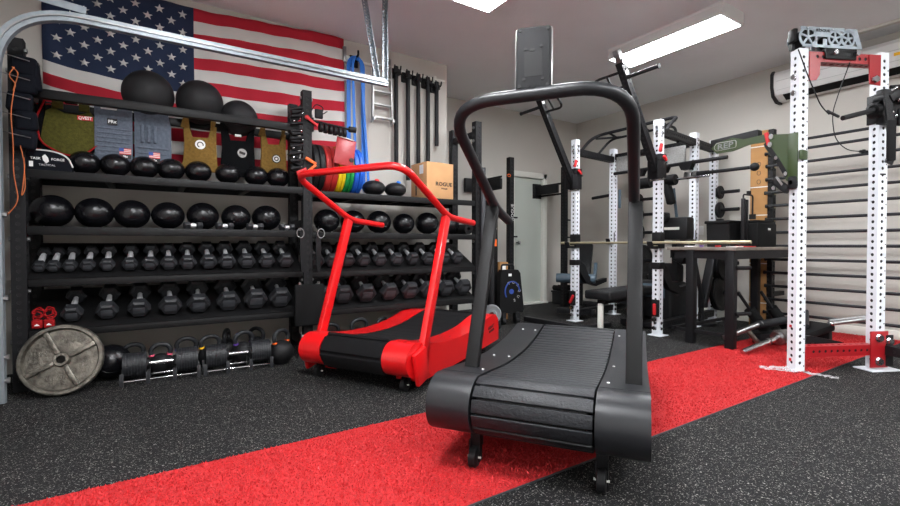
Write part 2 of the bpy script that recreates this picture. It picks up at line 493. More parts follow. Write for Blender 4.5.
for row in range(9):
    n = 6 if row % 2 == 0 else 5
    for c in range(n):
        u0 = cu_*((c*2+1 + (row % 2))/12); k0 = ck_*(row+1)/10
        vs = []
        for q in range(10):
            rr_ = .036 if q % 2 == 0 else .0145
            an = pi/2 + q*pi/5
            du = rr_*cos(an)/W_; dk = -rr_*sin(an)/.107
            vs.append(fl.bm.verts.new(fp(u0+du, k0+dk, .004)))
        cc = fl.bm.verts.new(fp(u0, k0, .005))
        for q in range(10):
            f = fl.bm.faces.new((vs[q], vs[(q+1) % 10], cc)); f.material_index = 1
flag = fl.build('flag', ['flagr', 'flagw', 'flagb'], None, 180)
sm = flag.modifiers.new('thickness', 'SOLIDIFY'); sm.thickness = .0015
tag(flag, 'large stars and stripes flag hung on the wall above the shelves', 'flag')

# ------------------------------------------------------------------ garage door track and hangers
tr = thing('garage_door_track', 'curved galvanised garage door track running over the shelves', 'track', (-.76, 3.6, 0))
pts = fillet([(0, 0, .05), (0, 0, 2.34), (2.44, 0, 2.34)], .42, 14)
sec = [(-.028,-.022),(.028,-.022),(.028,-.014),(.034,0),(.028,.022),(-.028,.022),(-.034,0)]
B().sweep(pts, [(a, b_) for a, b_ in sec], up=(0,1,0)).build('rail', 'galv', tr)
gl = B()
gl.sweep([p+Vector((0,-.03,0)) for p in fillet([(0, 0, .05), (0, 0, 2.34), (2.44, 0, 2.34)], .42, 14)], [(-.004,-.004),(.004,-.004),(.004,.004),(-.004,.004)], up=(0,1,0))
gl.build('rail_lip', 'steel', tr)
br = B()
br.box((-.03, .02, 2.45), (.9, .003, .045), rot=(0, radians(5.5), 0)); br.box((-.28, .02, 2.49), (.2, .005, .1)); 

br.build('flag_bracket', 'galv', tr)
bl = B()
for z in (1.135, .654, .315, .18):
    bl.cyl((.0, -.01, z), (.05, -.01, z), .010, seg=8); bl.cyl((.035, -.01, z), (.05, -.01, z), .017, seg=6)
bl.build('roller_bolt', 'steel', tr)
def angle_iron(name, p0, p1, label, parent=None):
    L = (Vector(p1)-Vector(p0)).length; b = B()
    mx = along(p0, p1, radians(180))
    b.perf(L, w=.034, d=.004, pitch=.026, r=.0075, faces=(0,2), mx=mx)
    b.perf(L, w=.034, d=.004, pitch=.026, r=.0075, faces=(0,2), mx=mx @ Matrix.Rotation(pi/2, 4, 'Z') @ Matrix.Translation((0, -.017, 0)) @ Matrix.Translation((.017,0,0)))
    return tag(b.build(name, 'galv', None), label, 'bracket')
angle_iron('hanging_angle_iron', (1.655, 3.6, CH-.002), (1.655, 3.6, 2.33), 'upright perforated steel angle hanging from the ceiling to the track end')
angle_iron('bracing_angle_iron', (1.46, 3.62, CH-.002), (1.60, 3.62, 2.33), 'slanting perforated steel brace between ceiling and track end')

# ------------------------------------------------------------------ ladder on wall, bands, wall rail, bars
ld = thing('folding_ladder', 'small aluminium ladder hung on the wall behind the track end', 'ladder', (2.06, 4.5, 2.27))
for s_ in (-1, 1):
    B().box((s_*.105, .04, .34), (.02, .05, .70), rot=(0, s_*radians(-1.5), 0), bev=.004).build('rail', 'alu', ld)
for k in range(5): B().box((0, .04, .05+k*.14), (.2, .045, .022), bev=.004).build('rung', 'alu', ld)
for s_ in (-1, 1): B().box((s_*.11, .0, .02), (.03, .05, .04), bev=.006).build('foot', 'alu', ld)
wr = B().box((2.27, YL-.012, 2.885), (1.26, .02, .03), bev=.003)
for x in (1.70, 2.0, 2.2, 2.75): wr.box((x, YL-.02, 2.885), (.04, .03, .07), bev=.003)
wr.build('rail_mesh', 'trimw', None)
tag(bpy.data.objects['rail_mesh'], 'pale hanging rail on the wall above the vertical bars', 'rail'); bpy.data.objects['rail_mesh'].name = 'wall_rail'
hk = B().box((1.665, YL-.02, 2.93), (.035, .035, .16), bev=.004)
tag(hk.build('wall_bracket', 'steel', None), 'small grey metal bracket on the wall beside the flag corner', 'bracket')
bh = thing('band_hook', 'black wall hook carrying the blue bands', 'hook', (1.77, YL, 2.88))
B().box((0, -.012, 0), (.09, .024, .12), bev=.006).build('plate', 'blk', bh)
B().tube(fillet([(0,-.02,.02),(0,-.14,.02),(0,-.14,.07)], .03), .011).build('prong', 'blk', bh)
for i, (xa, xb, zb, r) in enumerate(((1.69, 1.85, 1.62, .021), (1.735, 1.90, 1.50, .014))):
    b = B(); pts = []
    for k in range(13):
        a = pi*k/12; pts.append((1.77+.078*cos(a)*(1 if i == 0 else .6), 4.55-.03*i, 2.80+.10*sin(a)))
    L_ = [(xa if i == 0 else 1.76, 4.55-.03*i, zb)]; R_ = [(xb, 4.55-.03*i, zb)]
    bot = [((L_[0][0]+R_[0][0])/2 + (R_[0][0]-L_[0][0])/2*cos(pi+pi*k/8), 4.55-.03*i, zb+.07*sin(pi+pi*k/8)) for k in range(9)]
    b.sweep(pts + bot, [(-r,-.004),(r,-.004),(r,.004),(-r,.004)], closed=True, up=(0,1,0))
    tag(b.build('resistance_band', 'band', None, 50), ('broad blue resistance band looped over the wall hook, outer one', 'thinner blue resistance band hanging inside the broad one')[i], 'band')
bars = [(2.225, 2.90, 1.05), (2.37, 2.88, 1.2), (2.50, 2.87, 1.2), (2.625, 2.86, 1.2), (2.74, 2.83, .73)]
BL = ['leftmost of the vertical black bars hung on the wall, thickest top', 'second vertical black bar from the left on the wall', 'middle of the five vertical black bars on the wall', 'fourth vertical black bar from the left on the wall', 'shortest vertical black bar, rightmost near the wall corner']
for i, (x, zt, L) in enumerate(bars):
    t = thing('hanging_barbell', BL[i], 'barbell', (x, 4.535, zt-L))
    B().cyl((0,0,0), (0,0,L-.06), .0235, seg=14).build('shaft', 'blk', t)
    B().cyl((0,0,L-.08), (0,0,L-.04), .055 if i == 0 else .04).cyl((0,0,L-.04), (0,0,L), .026).build('collar', 'blk', t)
    h = thing('bar_hook', 'black wall hook gripping the top of the %s vertical bar' % ['thick leftmost', 'second', 'middle', 'fourth', 'short rightmost'][i], 'hook', (x, YL, zt-.05), group='hooks holding the vertical bars')
    B().box((0,-.012,0), (.09,.05,.11), bev=.012).build('plate', 'blk', h)
    B().tube(fillet([(.03,-.02,.0),(.036,-.12,.0),(.036,-.13,.05)], .02), .008, seg=8).build('prong', 'blk', h)
    B().tube(fillet([(-.03,-.02,.0),(-.036,-.12,.0),(-.036,-.13,.05)], .02), .008, seg=8).build('prong', 'blk', h)
# ------------------------------------------------------------------ shelving
UX = (-.738, 1.111, 2.935); YF, YB, HU = 4.02, 4.48, 2.286
rack = thing('storage_rack', 'long black steel shelving along the flag wall, full of balls and dumbbells', 'shelving', (0, 0, 0))
up0 = perf_obj(HU-.006, 'upright', 'blk', rack, mx=Matrix.Translation((0,0,.006))); up0.location = (UX[0], YF, 0)
for x in UX:
    for y in (YF, YB):
        if (x, y) == (UX[0], YF): continue
        o = up0.copy(); COL.objects.link(o); o.location = (x, y, 0); o.parent = rack
for x in UX:
    b = B()
    for z in (.10, 1.15, 2.16): b.box((x, (YF+YB)/2, z), (.06, YB-YF-.0762, .06), bev=.004)
    b.build('side_brace', 'blk', rack)
    b = B()
    for z in (.33, .66, 1.0, 1.40, 2.08, 2.22):
        for s_ in (-1, 1): b.cyl((x+s_*.038, YF, z), (x+s_*.052, YF, z), .016, seg=6)
    b.build('bolt', 'steel', rack)
TL = 28
def shelf(x0, x1, z, tilt=False, name='shelf'):
    b = B(); xm = (x0+x1)/2; w = x1-x0-.08
    if tilt:
        b.box((xm, YF-.02, z-.035), (w, .02, .05), bev=.004)
        b.box((xm, YF+.185, z+.105), (w, .49, .006), rot=(radians(TL), 0, 0))
        b.box((xm, YB-.05, z+.18), (w, .02, .10), bev=.004)
    else:
        b.box((xm, YF-.03, z-.03), (w, .006, .055), bev=.002)
        b.box((xm, (YF+YB)/2-.0, z-.004), (w, YB-YF+.06, .006))
        b.box((xm, YB+.02, z-.02), (w, .006, .06))
        for k in range(1, 4): b.box((x0+(x1-x0)*k/4, (YF+YB)/2, z-.03), (.04, YB-YF, .04))
    return b.build(name, 'blk2', rack)
SZ = {2: 1.455, 3: 1.085, 4: .745, 5: .405}
for z in (SZ[2], SZ[3]):
    shelf(UX[0], UX[1], z); shelf(UX[1], UX[2], z-.02 if z > 1.2 else z-.01)
for z in (SZ[4], SZ[5]):
    shelf(UX[0], UX[1], z, True); shelf(UX[1], UX[2], z-.01, True)
B().cyl((2.975, 3.955, .0), (2.975, 3.955, 1.79), .026, seg=20).build('round_post', 'hexl', rack)
b = B(); xm = (UX[0]+UX[1])/2
b.box((xm, YF-.015, 1.955), (1.77, .05, .06), bev=.004); b.build('ball_rail', 'blk2', rack)
b = B(); b.box((xm, YF+.33, 1.955), (1.77, .05, .06), bev=.004)
for x in (-.69, 1.06): b.box((x, YF+.2, 1.955), (.03, .4, .05))
b.build('ball_rail', 'blk2', rack)

# big balls on the top rails
def ball_thing(name, label, c, r, m='ball', group=None, sc=1., seam=True):
    t = thing(name, label, 'ball', (c[0], c[1], c[2]-r*sc), 0, group)
    B().ball((0,0,r*sc), r, (1,1,sc), 32, 20).build('shell', m, t)
    b = B(); n = 40
    rr_ = r*1.001
    if seam:
        b.tube([(rr_*.45*cos(2*pi*i/n), -rr_*.893*sc if False else -sqrt(max(0, rr_**2-(rr_*.45)**2)), r*sc+rr_*.45*sc*sin(2*pi*i/n)) for i in range(n)], r*.012, 6, closed=True)
        b.build('moulded_ring', m, t)
    return t
gp = 'balls nestled on the top rails'
ball_thing('stability_ball', 'large matte black ball on the top rails, leftmost, nearest the flag stars', (-.03, 4.185, 2.105), .172, 'bigball', gp, seam=False)
ball_thing('stability_ball', 'large matte black ball on the top rails, in the middle of three', (.315, 4.185, 2.10), .170, 'bigball', gp, seam=False)
ball_thing('stability_ball', 'smaller black ball sunk low between the top rails, rightmost of three', (.60, 4.185, 2.015), .146, 'bigball', gp, seam=False)

# row of small slam balls on the second shelf
sx = [-.41, -.235, -.06, .11, .295, .505, .72, .895]
wh = ['small black slam ball beside the lettered black pouch', 'small black slam ball below the left panel of the grey vest', 'small black slam ball below the left flag patch of the grey vest', 'small black slam ball below the right flag patch of the grey vest', 'small black slam ball in front of the tan vest with the white round patch', 'small black slam ball in front of the black weight vest', 'small black slam ball just left of the right tan vest', 'small black slam ball beside the middle upright, right end of its row']
for i, x in enumerate(sx):
    ball_thing('slam_ball', wh[i], (x, 4.12, SZ[2]+.0+.083), .094, 'ball', 'small balls on the second shelf', .88)
# row of large slam balls on the third shelf
bx = [(-.60,.122), (-.365,.118), (-.14,.116), (.09,.114), (.33,.118), (.575,.114), (.815,.118), (1.0,.0), (1.345,.118), (1.60,.118), (1.87,.122), (2.145,.112), (2.42,.124), (2.70,.11)]
wl = ['leftmost large black slam ball, by the left upright', 'second large black slam ball from the left end of the row', 'third large black slam ball from the left end of the row', 'large black slam ball above the ninth dumbbell, below the grey vest', 'large black slam ball just right of the first little hexagonal dumbbell', 'large black slam ball between the second and third little dumbbells', 'large black slam ball just left of the middle upright', '', 'large black slam ball just right of the middle upright', 'large black slam ball hidden partly by the red treadmill handle', 'large black slam ball below the red and blue marked medicine balls', 'smaller round black slam ball between two larger ones below the carton', 'biggest round black slam ball, below the cardboard carton', 'black slam ball at the far right end behind the red handlebar']
for i, (x, r) in enumerate(bx):
    if r == 0: continue
    ball_thing('slam_ball', wl[i], (x, 4.205, (SZ[3] if x < 1.1 else SZ[3]-.01)+r*.92), r, 'ball', 'large balls on the third shelf', .92)

# ------------------------------------------------------------------ hex dumbbells
def hexd(name, label, r, L, hl, loc, rx=0., rz=0., group=None, plate=True):
    t = thing(name, label, 'dumbbell', loc, rz, group, rx)
    zc = r*.866
    for s_ in (-1, 1):
        b = B()
        def hexa(y, rr_): return [b.bm.verts.new((rr_*cos(k*pi/3), y, zc+rr_*sin(k*pi/3))) for k in range(6)]
        ys = [s_*(L/2), s_*(L/2-hl*.16), s_*(L/2-hl*.8), s_*(L/2-hl)]
        R4 = [hexa(y, q) for y, q in zip(ys, (r*.80, r, r, r*.72))]
        for a, c in zip(R4, R4[1:]):
            for k in range(6): b.bm.faces.new((a[k], a[(k+1) % 6], c[(k+1) % 6], c[k]))
        b.bm.faces.new(R4[0]); b.bm.faces.new(R4[-1])
        h = b.build('head', 'hex', t, 25)
        if plate:
            B().box((0, s_*(L/2+.001), zc), (r*1.0, .003, r*.68), bev=.001).build('weight_plate', 'hexl', h)
    hl2 = L/2-hl
    B().lathe([(0,-hl2-.01), (.015,-hl2-.01), (.015,-hl2*.8), (.0185,-hl2*.3), (.0185,hl2*.3), (.015,hl2*.8), (.015,hl2+.01), (0,hl2+.01)], Matrix.Translation((0,0,zc)) @ Matrix.Rotation(pi/2, 4, 'X'), 16).build('handle', 'grip', t)
    return t
x4 = [-.647,-.573,-.49,-.39,-.284,-.152,-.027,.088,.215,.353,.485,.631,.78,.929,  1.20, 1.335,1.48,1.63,1.796,1.976,2.147,2.328,2.511,2.679]
ordn = ['first','second','third','fourth','fifth','sixth','seventh','eighth','ninth','tenth','eleventh','twelfth','thirteenth','fourteenth','fifteenth']
def lbl(i, row, bay):
    return 'hex dumbbell, %s from left on the %s dumbbell shelf, %s bay' % (ordn[i], row, bay)
for i, x in enumerate(x4):
    left = x < 1.11
    r = (.038+.028*min(1, (x+.65)/1.2)) if left else .068
    L = .25+.04*min(1, (x+.65)/1.2)
    z = (SZ[4] if left else SZ[4]-.01)
    hexd('hex_dumbbell', lbl(i if left else i-14, 'upper', 'left' if left else 'right'), r, L, L*.25, (x, 4.02+.145*.883, z-.02+.035+(.145)*math.tan(radians(28))*.883+.006), radians(28), radians(random.uniform(-2, 2)), 'hex dumbbells on the upper dumbbell shelf')
x5 = [-.477,-.284,-.098,.092,.285,.49,.692,.89, 1.24, 1.44,1.665,1.90,2.12,2.33,2.545,2.76]
for i, x in enumerate(x5):
    left = x < 1.11
    r = (.062+.030*min(1, (x+.48)/1.2)) if left else .095
    L = .30
    z = (SZ[5] if left else SZ[5]-.01)
    hexd('hex_dumbbell', lbl(i if left else i-8, 'lower', 'left' if left else 'right'), r, L, L*.27, (x, 4.02+.16*.883, z-.02+.035+(.16)*math.tan(radians(28))*.883+.006), radians(28), radians(random.uniform(-2, 2)), 'hex dumbbells on the lower dumbbell shelf')
for i, x in enumerate((.255, .475, .70, .955)):
    hexd('mini_dumbbell', ['tiny hex dumbbell at the front edge of the ball shelf, leftmost of four', 'tiny hex dumbbell on the ball shelf, second of four', 'tiny ridged dumbbell on the ball shelf, third of four', 'tiny hex dumbbell on the ball shelf beside the middle upright'][i], .030, .13, .045, (x-.005, 4.045, SZ[3]), 0, pi/2+.2, 'tiny dumbbells on the ball shelf', False)

# ------------------------------------------------------------------ vests hung below the top rail
def puffy(poly, y, th, m, name, parent, mi=0):
    b = B(); b.prism(poly, y, y+th, 'y')
    es = [e for e in b.bm.edges]
    bmesh.ops.bevel(b.bm, geom=es, offset=min(.006, th*.3), segments=2, profile=.6, affect='EDGES')
    return b.build(name, m, parent, 50)
def patch(parent, x, z, r, y, face='wht', ring=None):
    b = B(); b.cyl((x, y+.003, z), (x, y, z), r, seg=28); p = b.build('round_patch', face, parent)
    return p
# olive vest
t = thing('weight_vest', 'olive green vest with red trim and a small red name patch', 'vest', (-.50, 4.17, 1.60))
puffy([(-.15,.08),(-.08,.0),(.07,-.01),(.15,.06),(.15,.26),(.12,.31),(.06,.27),(-.02,.27),(-.08,.31),(-.12,.28)], -.03, .05, 'olive', 'front_panel', t)
for x in (-.055, .09): puffy([(x-.03,.30),(x+.03,.30),(x+.03,.385),(x-.03,.385)], -.045, .03, 'olive', 'shoulder_strap', t)
B().box((.02, -.04, .36), (.07, .02, .035), bev=.005).build('neck_pad', 'blackcloth', t)
b = B(); b.tube([Vector(p) for p in fillet([(-.11,-.035,.38),(-.17,-.035,.22),(-.15,-.035,.06),(-.02,-.035,-.02),(.09,-.035,.0),(.16,-.035,.07)], .05)], .006, 8); b.build('piping', 'redcloth', t)
puffy([(-.18,.18),(-.14,.0),(-.02,-.04),(.10,-.02),(.16,.05),(.15,.10),(.07,.01),(-.07,.02),(-.14,.10),(-.12,.36),(-.15,.38)], -.02, .03, 'blackcloth', 'side_wing', t)
B().box((.095, -.036, .255), (.085, .006, .03)).build('name_patch', 'redp', t)
text('QVEST', .03, 'wht', t, (.095, -.041, .255), (1,0,.06), (0,0,1), sx=.85, bold=.0006)
# grey double vest
t = thing('plate_carrier_vest', 'grey webbed tactical vest spread wide with two small flag patches', 'vest', (-.12, 4.16, 1.56))
puffy([(-.235,.0),(-.01,.0),(-.01,.38),(-.03,.44),(-.09,.44),(-.10,.37),(-.20,.37),(-.21,.44),(-.235,.44)], -.03, .05, 'grey', 'front_panel', t)
puffy([(.0,-.0),(.235,.02),(.235,.30),(.21,.42),(.0,.40)], -.025, .045, 'grey', 'back_panel', t)
b = B()
for k in range(7): b.box((-.12, -.034, .05+k*.032), (.2, .006, .012), bev=.002)
for k in range(3): b.box((.11, -.03, .05+k*.04), (.2, .006, .012), bev=.002)
b.build('webbing', 'grey', t)
b = B()
for x in (.05, .09, .13): b.box((x, -.04, .23), (.02, .02, .13), bev=.005)
b.build('pouch', 'grey', t)
B().box((-.13, -.040, .29), (.06, .006, .045)).build('name_patch', 'ink', t); text('PRx', .03, 'wht', t, (-.13, -.0445, .29), (1,0,.05), (0,0,1), bold=.001)
for x, z in ((-.055, .085), (.125, .075)):
    b = B(); 
    b.mi = 1
    for k in range(7):
        b.mi = 1 if k % 2 == 0 else 0
        b.box((x, -.040, z+.018-k*.006), (.07, .004, .006))
    b.mi = 2; b.box((x-.022, -.042, z+.010), (.028, .004, .024)); b.build('flag_patch', ['flagw', 'redp', 'bluep'], t)
    B().box((x, -.040, z-.038), (.07, .006, .03)).build('name_patch', 'ink', t); text('PRx', .018, 'wht', t, (x, -.0445, z-.038), (1,0,.05), (0,0,1), bold=.0008)
# tan vests + black vest
def tank(name, label, x, z, w, h, m, px_, pz, face, glyph):
    t = thing(name, label, 'vest', (x, 4.165, z))
    a = w/2
    puffy([(-a,-.01),(a,.0),(a*.92,h*.58),(a*.95,h),(a*.62,h),(a*.50,h*.72),(-a*.45,h*.70),(-a*.58,h*.98),(-a*.93,h*.98),(-a*.86,h*.55)], -.03, .045, m, 'front_panel', t)
    puffy([(-a,-.01),(a,-.01),(a,.05),(-a,.06)], -.042, .02, m, 'hem', t)
    for s_ in (-1, 1): puffy([(s_*a*.93-.02,h*.9),(s_*a*.93+.0,h*1.12),(s_*a*.6,h*1.12),(s_*a*.6,h*.9)][::1], -.036, .02, m, 'shoulder_strap', t)
    p = patch(t, px_, pz, .036, -.037, face)
    return t, p
t, p = tank('weight_vest', 'tan vest with a white round patch, hung left of the black vest', .31, 1.55, .25, .36, 'tan', .0, .205, 'wht', 'b')
B().tube([(.02*cos(a_), -.040, .203+.02*sin(a_)) for a_ in [i*pi/8-pi*.1 for i in range(13)]], .004, 6).build('patch_emblem', 'ink', p)
t, p = tank('weight_vest', 'black vest with a pale grey round patch, between the tan vests', .585, 1.53, .27, .40, 'blackcloth', .03, .19, 'sign', 'c')
B().box((.03, -.040, .19), (.045, .004, .02), rot=(0, .3, 0)).build('patch_emblem', 'ink', p)
B().box((.0, -.035, .33), (.05, .02, .02), bev=.004).build('neck_label', 'wht', t)
t, p = tank('weight_vest', 'tan vest with a black ringed round patch, next to the middle upright', .865, 1.56, .22, .36, 'tan', .02, .14, 'ink', 'd')
B().tube([(.02+.024*cos(a_), -.040, .14+.024*sin(a_)) for a_ in [i*pi/12 for i in range(24)]], .005, 6, closed=True).build('patch_emblem', 'wht', p)
B().cyl((.02, -.038, .14), (.02, -.042, .14), .010).build('patch_emblem', 'wht', p)
# black pouch
t = thing('gear_pouch', 'black zipped pouch with white lettering and pale piping', 'bag', (-.585, 4.06, SZ[2]))
puffy([(-.115,.0),(.115,.0),(.12,.04),(.09,.095),(.03,.125),(-.06,.13),(-.115,.125)], -.05, .10, 'navy', 'body', t)
b = B(); b.tube(fillet([(-.115,-.048,.132),(.0,-.048,.132),(.06,-.048,.118),(.10,-.048,.09),(.122,-.048,.03)], .03), .005, 8); b.build('zip_piping', 'flagw', t)
text('TASK', .022, 'wht', t, (-.068, -.0515, .075), (1,0,0), (0,0,1), bold=.0003); text('FORCE', .022, 'wht', t, (.045, -.0515, .075), (1,0,0), (0,0,1), bold=.0004)
text('TACTICAL', .018, 'wht', t, (-.01, -.0515, .035), (1,0,0), (0,0,1))
b = B(); b.prism([(-.035,.09),(-.02,.105),(-.005,.085),(-.0,.06),(-.015,.045),(-.03,.065)], -.054, -.051, 'y'); b.prism([(-.10,.02),(-.08,.02),(-.08,.055),(-.10,.055)], -.054, -.051, 'y'); b.build('emblem', 'wht', t)
# red-strapped bag behind it
t = thing('strap_bundle', 'black and red strap bundle hanging behind the lettered pouch', 'straps', (-.66, 4.24, 1.60))
puffy([(-.03,.0),(.05,.0),(.06,.34),(-.03,.34)], -.02, .03, 'blackcloth', 'bundle', t)
b = B()
for z in (.02, .10, .33): b.tube([(-.06,-.03,z),(.06,-.03,z+.012)], .005, 6)
b.build('red_strap', 'redcloth', t)
# straps / mitts with orange cord at the left upright
t = thing('gear_bag', 'dark quilted bag strapped on the left upright above the orange cord', 'bag', (-.68, 3.93, 1.56))
b = B()
for k in range(5):
    b.box((-.01+.018*sin(k*2.3), -.015-.006*(k % 2), .07+k*.115), (.125-.014*(k % 2), .06, .125), rot=(0, radians(10*(-1)**k*.5), 0), bev=.022, seg=3)
b.box((.045, -.01, .47), (.06, .05, .18), rot=(0, -.1, 0), bev=.02, seg=3)
b.build('body', 'navy', t, 60)
b = B()
for k in range(5): b.tube([(-.10,-.062,.10+k*.12),(-.03,-.068,.085+k*.12),(.03,-.062,.075+k*.12)], .003, 6)
b.build('stitching', 'steel', t)
cd = B()
cd.tube(fillet([(-.04,-.075,.50),(-.07,-.075,.44),(-.03,-.075,.40),(-.05,-.075,.34),(-.02,-.075,.47),(-.05,-.075,.50)], .03), .003, 6)
cd.tube(fillet([(-.04,-.075,.38),(-.06,-.075,.22),(-.05,-.075,.02),(-.055,-.06,-.15),(-.03,-.06,-.33),(-.09,-.06,-.42)], .06), .003, 6)
cd.tube(fillet([(-.02,-.06,.02),(.0,-.06,-.10),(-.01,-.06,-.22),(-.02,-.06,-.30),(.0,-.06,-.25),(-.005,-.06,-.05)], .04), .003, 6)
tag(cd.build('orange_cord', 'orange', None, loc=(-.68, 3.93, 1.56)), 'thin orange cord dangling from the dark bag on the left upright', 'cord')

# red shoes on the lower shelf
for i, x in enumerate((-.655, -.595)):
    t = thing('wrist_strap', ['left red lifting strap holder on the lower dumbbell shelf', 'right red lifting strap holder beside the lower dumbbells'][i], 'strap', (x, 4.02, SZ[5]+.004), group='red straps on the lower shelf')
    B().box((0, -.02, .03), (.055, .03, .055), bev=.006).build('cuff', 'redcloth', t)
    b = B(); rr2 = random.Random(i+4)
    for k in range(3):
        pts = [(.03*cos(a_)+rr2.uniform(-.015,.015), -.01+rr2.uniform(-.015,.015), .085+.03*sin(a_)+k*.012) for a_ in [j*pi/4 for j in range(8)]]
        b.tube(fillet(pts, .02, 3, closed=True), .004, 6, closed=True)
    b.build('loop', 'redcloth', t)
    B().prism([(-.014,.02),(.014,.02),(.0,.034)], -.038, -.036, 'y').build('logo_mark', 'wht', t)

# ------------------------------------------------------------------ bumper plates on second shelf, right bay
def plate(name, label, r, th, m, loc, axis='x', group=None, hub=True, mi='steel', rot=None):
    t = thing(name, label, 'weight plate', loc, 0, group)
    if rot: t.rotation_euler = rot
    mx = {'x': Matrix.Rotation(pi/2, 4, 'Y'), 'y': Matrix.Rotation(pi/2, 4, 'X'), 'z': Matrix.Identity(4)}[axis]
    h = th/2
    B().lathe([(.026,-h),(.05,-h),(.06,-h*.6),(r*.8,-h*.6),(r*.84,-h),(r*.97,-h),(r,-h*.7),(r,h*.7),(r*.97,h),(r*.84,h),(r*.8,h*.6),(.06,h*.6),(.05,h),(.026,h),(.026,-h)], mx, 48).build('disc', m, t)
    if hub: B().lathe([(.025,-h-.002),(.045,-h-.002),(.045,h+.002),(.025,h+.002),(.025,-h-.002)], mx, 24).build('hub_ring', mi, t)
    return t
zs = SZ[2]-.02+.003
for i, (x, th, m, nm) in enumerate([(1.205,0.050,'rub','black bumper plate standing on edge next to the middle upright'), (1.258,0.053,'rub','second black bumper plate, touching the first red one'), (1.316,0.056,'pr','brick red bumper plate next to the black ones'), (1.373,0.054,'pr','brick red bumper plate next to the yellow ones'), (1.419,0.034,'py','yellow bumper plate, the left one of two'), (1.454,0.034,'py','yellow bumper plate, the right one of two'), (1.492,0.038,'pg','green bumper plate, the left one of two'), (1.531,0.038,'pg','green bumper plate, the right one of two'), (1.576,0.046,'pb','blue bumper plate next to the green ones'), (1.624,0.046,'pb','blue bumper plate at the right end of the coloured stack')]):
    plate('bumper_plate', nm, .222, th-.002, m, (x, 4.235, zs+.222), 'x', 'bumper plates standing on the second shelf', mi='blk')
t = thing('red_binder', 'flat red board leaning on top of the coloured bumper plates', 'board', (1.44, 3.97, 1.672))
B().box((0, .0, .12), (.18, .012, .25), rot=(radians(-6), radians(10), 0), bev=.003).build('cover', 'darkred', t)
B().box((0.0, .0, .245), (.17, .014, .006), rot=(radians(-6), radians(10), 0)).build('edge', 'wht', t)
B().cyl((.055,-.02,.05), (.055,0,.05), .02).build('clip', 'ink', t)
for i, (x, c, r) in enumerate(((1.79, 'redp', .112), (2.02, 'bluep', .108))):
    t = ball_thing('medicine_ball', ['black medicine ball with a red spot, right of the blue plates', 'black medicine ball with a blue spot, left of the cardboard carton'][i], (x, 4.14, zs+.0+r*.66), r, 'rub', 'medicine balls between plates and carton', .66)
    B().cyl((.02, -.03, r*1.28), (.02, -.035, r*1.34), .022).build('colour_spot', ['redp', 'band'][i], t)
t = thing('cardboard_carton', 'brown cardboard carton with black lettering on the upper right shelf', 'carton', (2.475, 4.19, zs), radians(4))
B().box((0, 0, .185), (.335, .30, .37), bev=.003).build('body', 'card', t)
text('ROGUE', .055, 'ink', t, (.045, -.1515, .15), (1,0,0), (0,0,1), sx=1.15, bold=.0012)
text('FITNESS', .022, 'ink', t, (.05, -.1515, .105), (1,0,0), (0,0,1), bold=.0006)
B().box((-.169, -.05, .30), (.002, .07, .09)).build('shipping_label', 'wht', t)
B().box((-.169, .05, .10), (.002, .02, .12)).build('printed_mark', 'ink', t)
B().box((0, 0, .371), (.06, .30, .002)).build('packing_tape', 'card2', t)
# dark folded thing at right end
t = thing('foam_roller', 'short black foam roller at the right end of the ball shelf', 'roller', (2.83, 4.15, SZ[3]+.055-.008))
B().lathe([(.02,-.13),(.055,-.13),(.055,.13),(.02,.13),(.02,-.13)], Matrix.Rotation(pi/2, 4, 'X'), 24).build('foam', 'blkmat', t)

# ------------------------------------------------------------------ gear clamped on the middle upright
def jcup(name, label, loc, rz, gm='blk', cat='rack hook'):
    t = thing(name, label, cat, loc, rz)
    B().box((0, -.045, .06), (.085, .012, .20), bev=.003).box((.045, -.005, .06), (.006, .085, .2), bev=.002).build('bracket', gm, t)
    B().prism([(-.045,.02),(-.045,-.03),(-.15,-.03),(-.17,.06),(-.155,.06),(-.14,.0),(-.06,.0)], -.035, .035, 'x').build('cup', gm, t)
    B().cyl((.05,-.0,.1), (.09,.0,.1), .012).build('lock_pin', 'chrome', t)
    return t
t = thing('attachment_cluster', 'dense cluster of black pegs and pins hung left of the middle upright', 'attachments', (1.01, 3.99, 1.60))
b = B(); rr3 = random.Random(5)
for k in range(9):
    z = k*.062; b.box((.0+rr3.uniform(-.015,.015), rr3.uniform(-.02,.02), z), (.09, .06, .045), rot=(0, rr3.uniform(-.4,.4), 0), bev=.006)
    b.cyl((-.05, -.04, z), (.05, -.05, z+.02), .013, seg=10)
b.build('black_brackets', 'blk', t)
b = B()
for k in range(7): b.ball((rr3.uniform(-.05,.05), -.055, k*.075+.02), .010, u=8, v=6)
b.build('pin_heads', 'chrome', t)
t = thing('collar_peg', 'horizontal black peg carrying round collars, pointing right from the upright', 'peg', (1.15, 3.97, 2.0))
B().cyl((0,0,.03), (.34,0,-.0), .011).box((.0,.02,.0), (.03,.03,.12), bev=.004).cyl((.33,0,.0), (.39,0,-.0), .026).build('arm', 'blk', t)
b = B()
for k in range(6): b.cyl((.06+k*.042,0,-.022-k*.004), (.085+k*.042,0,-.022-k*.004), .038, seg=16)
b.build('collar', 'blk', t)
b = B(); b.tube(fillet([(-.02,-.03,.10),(.02,-.03,.17),(.09,-.03,.15),(.07,-.03,.08),(.12,-.03,.12)], .03), .005, 6); b.box((.05,-.02,.09), (.07,.03,.08), bev=.01); b.build('cable_loop', 'blk', t)
t = thing('spring_clip', 'red spring clip high on the middle upright', 'clip', (1.11, 3.955, 2.02))
B().box((.03, 0, 0), (.12, .025, .022), rot=(0, radians(35), 0), bev=.005).cyl((-.01,.0,.03), (.0,.02,.03), .018).build('body', 'redp', t)
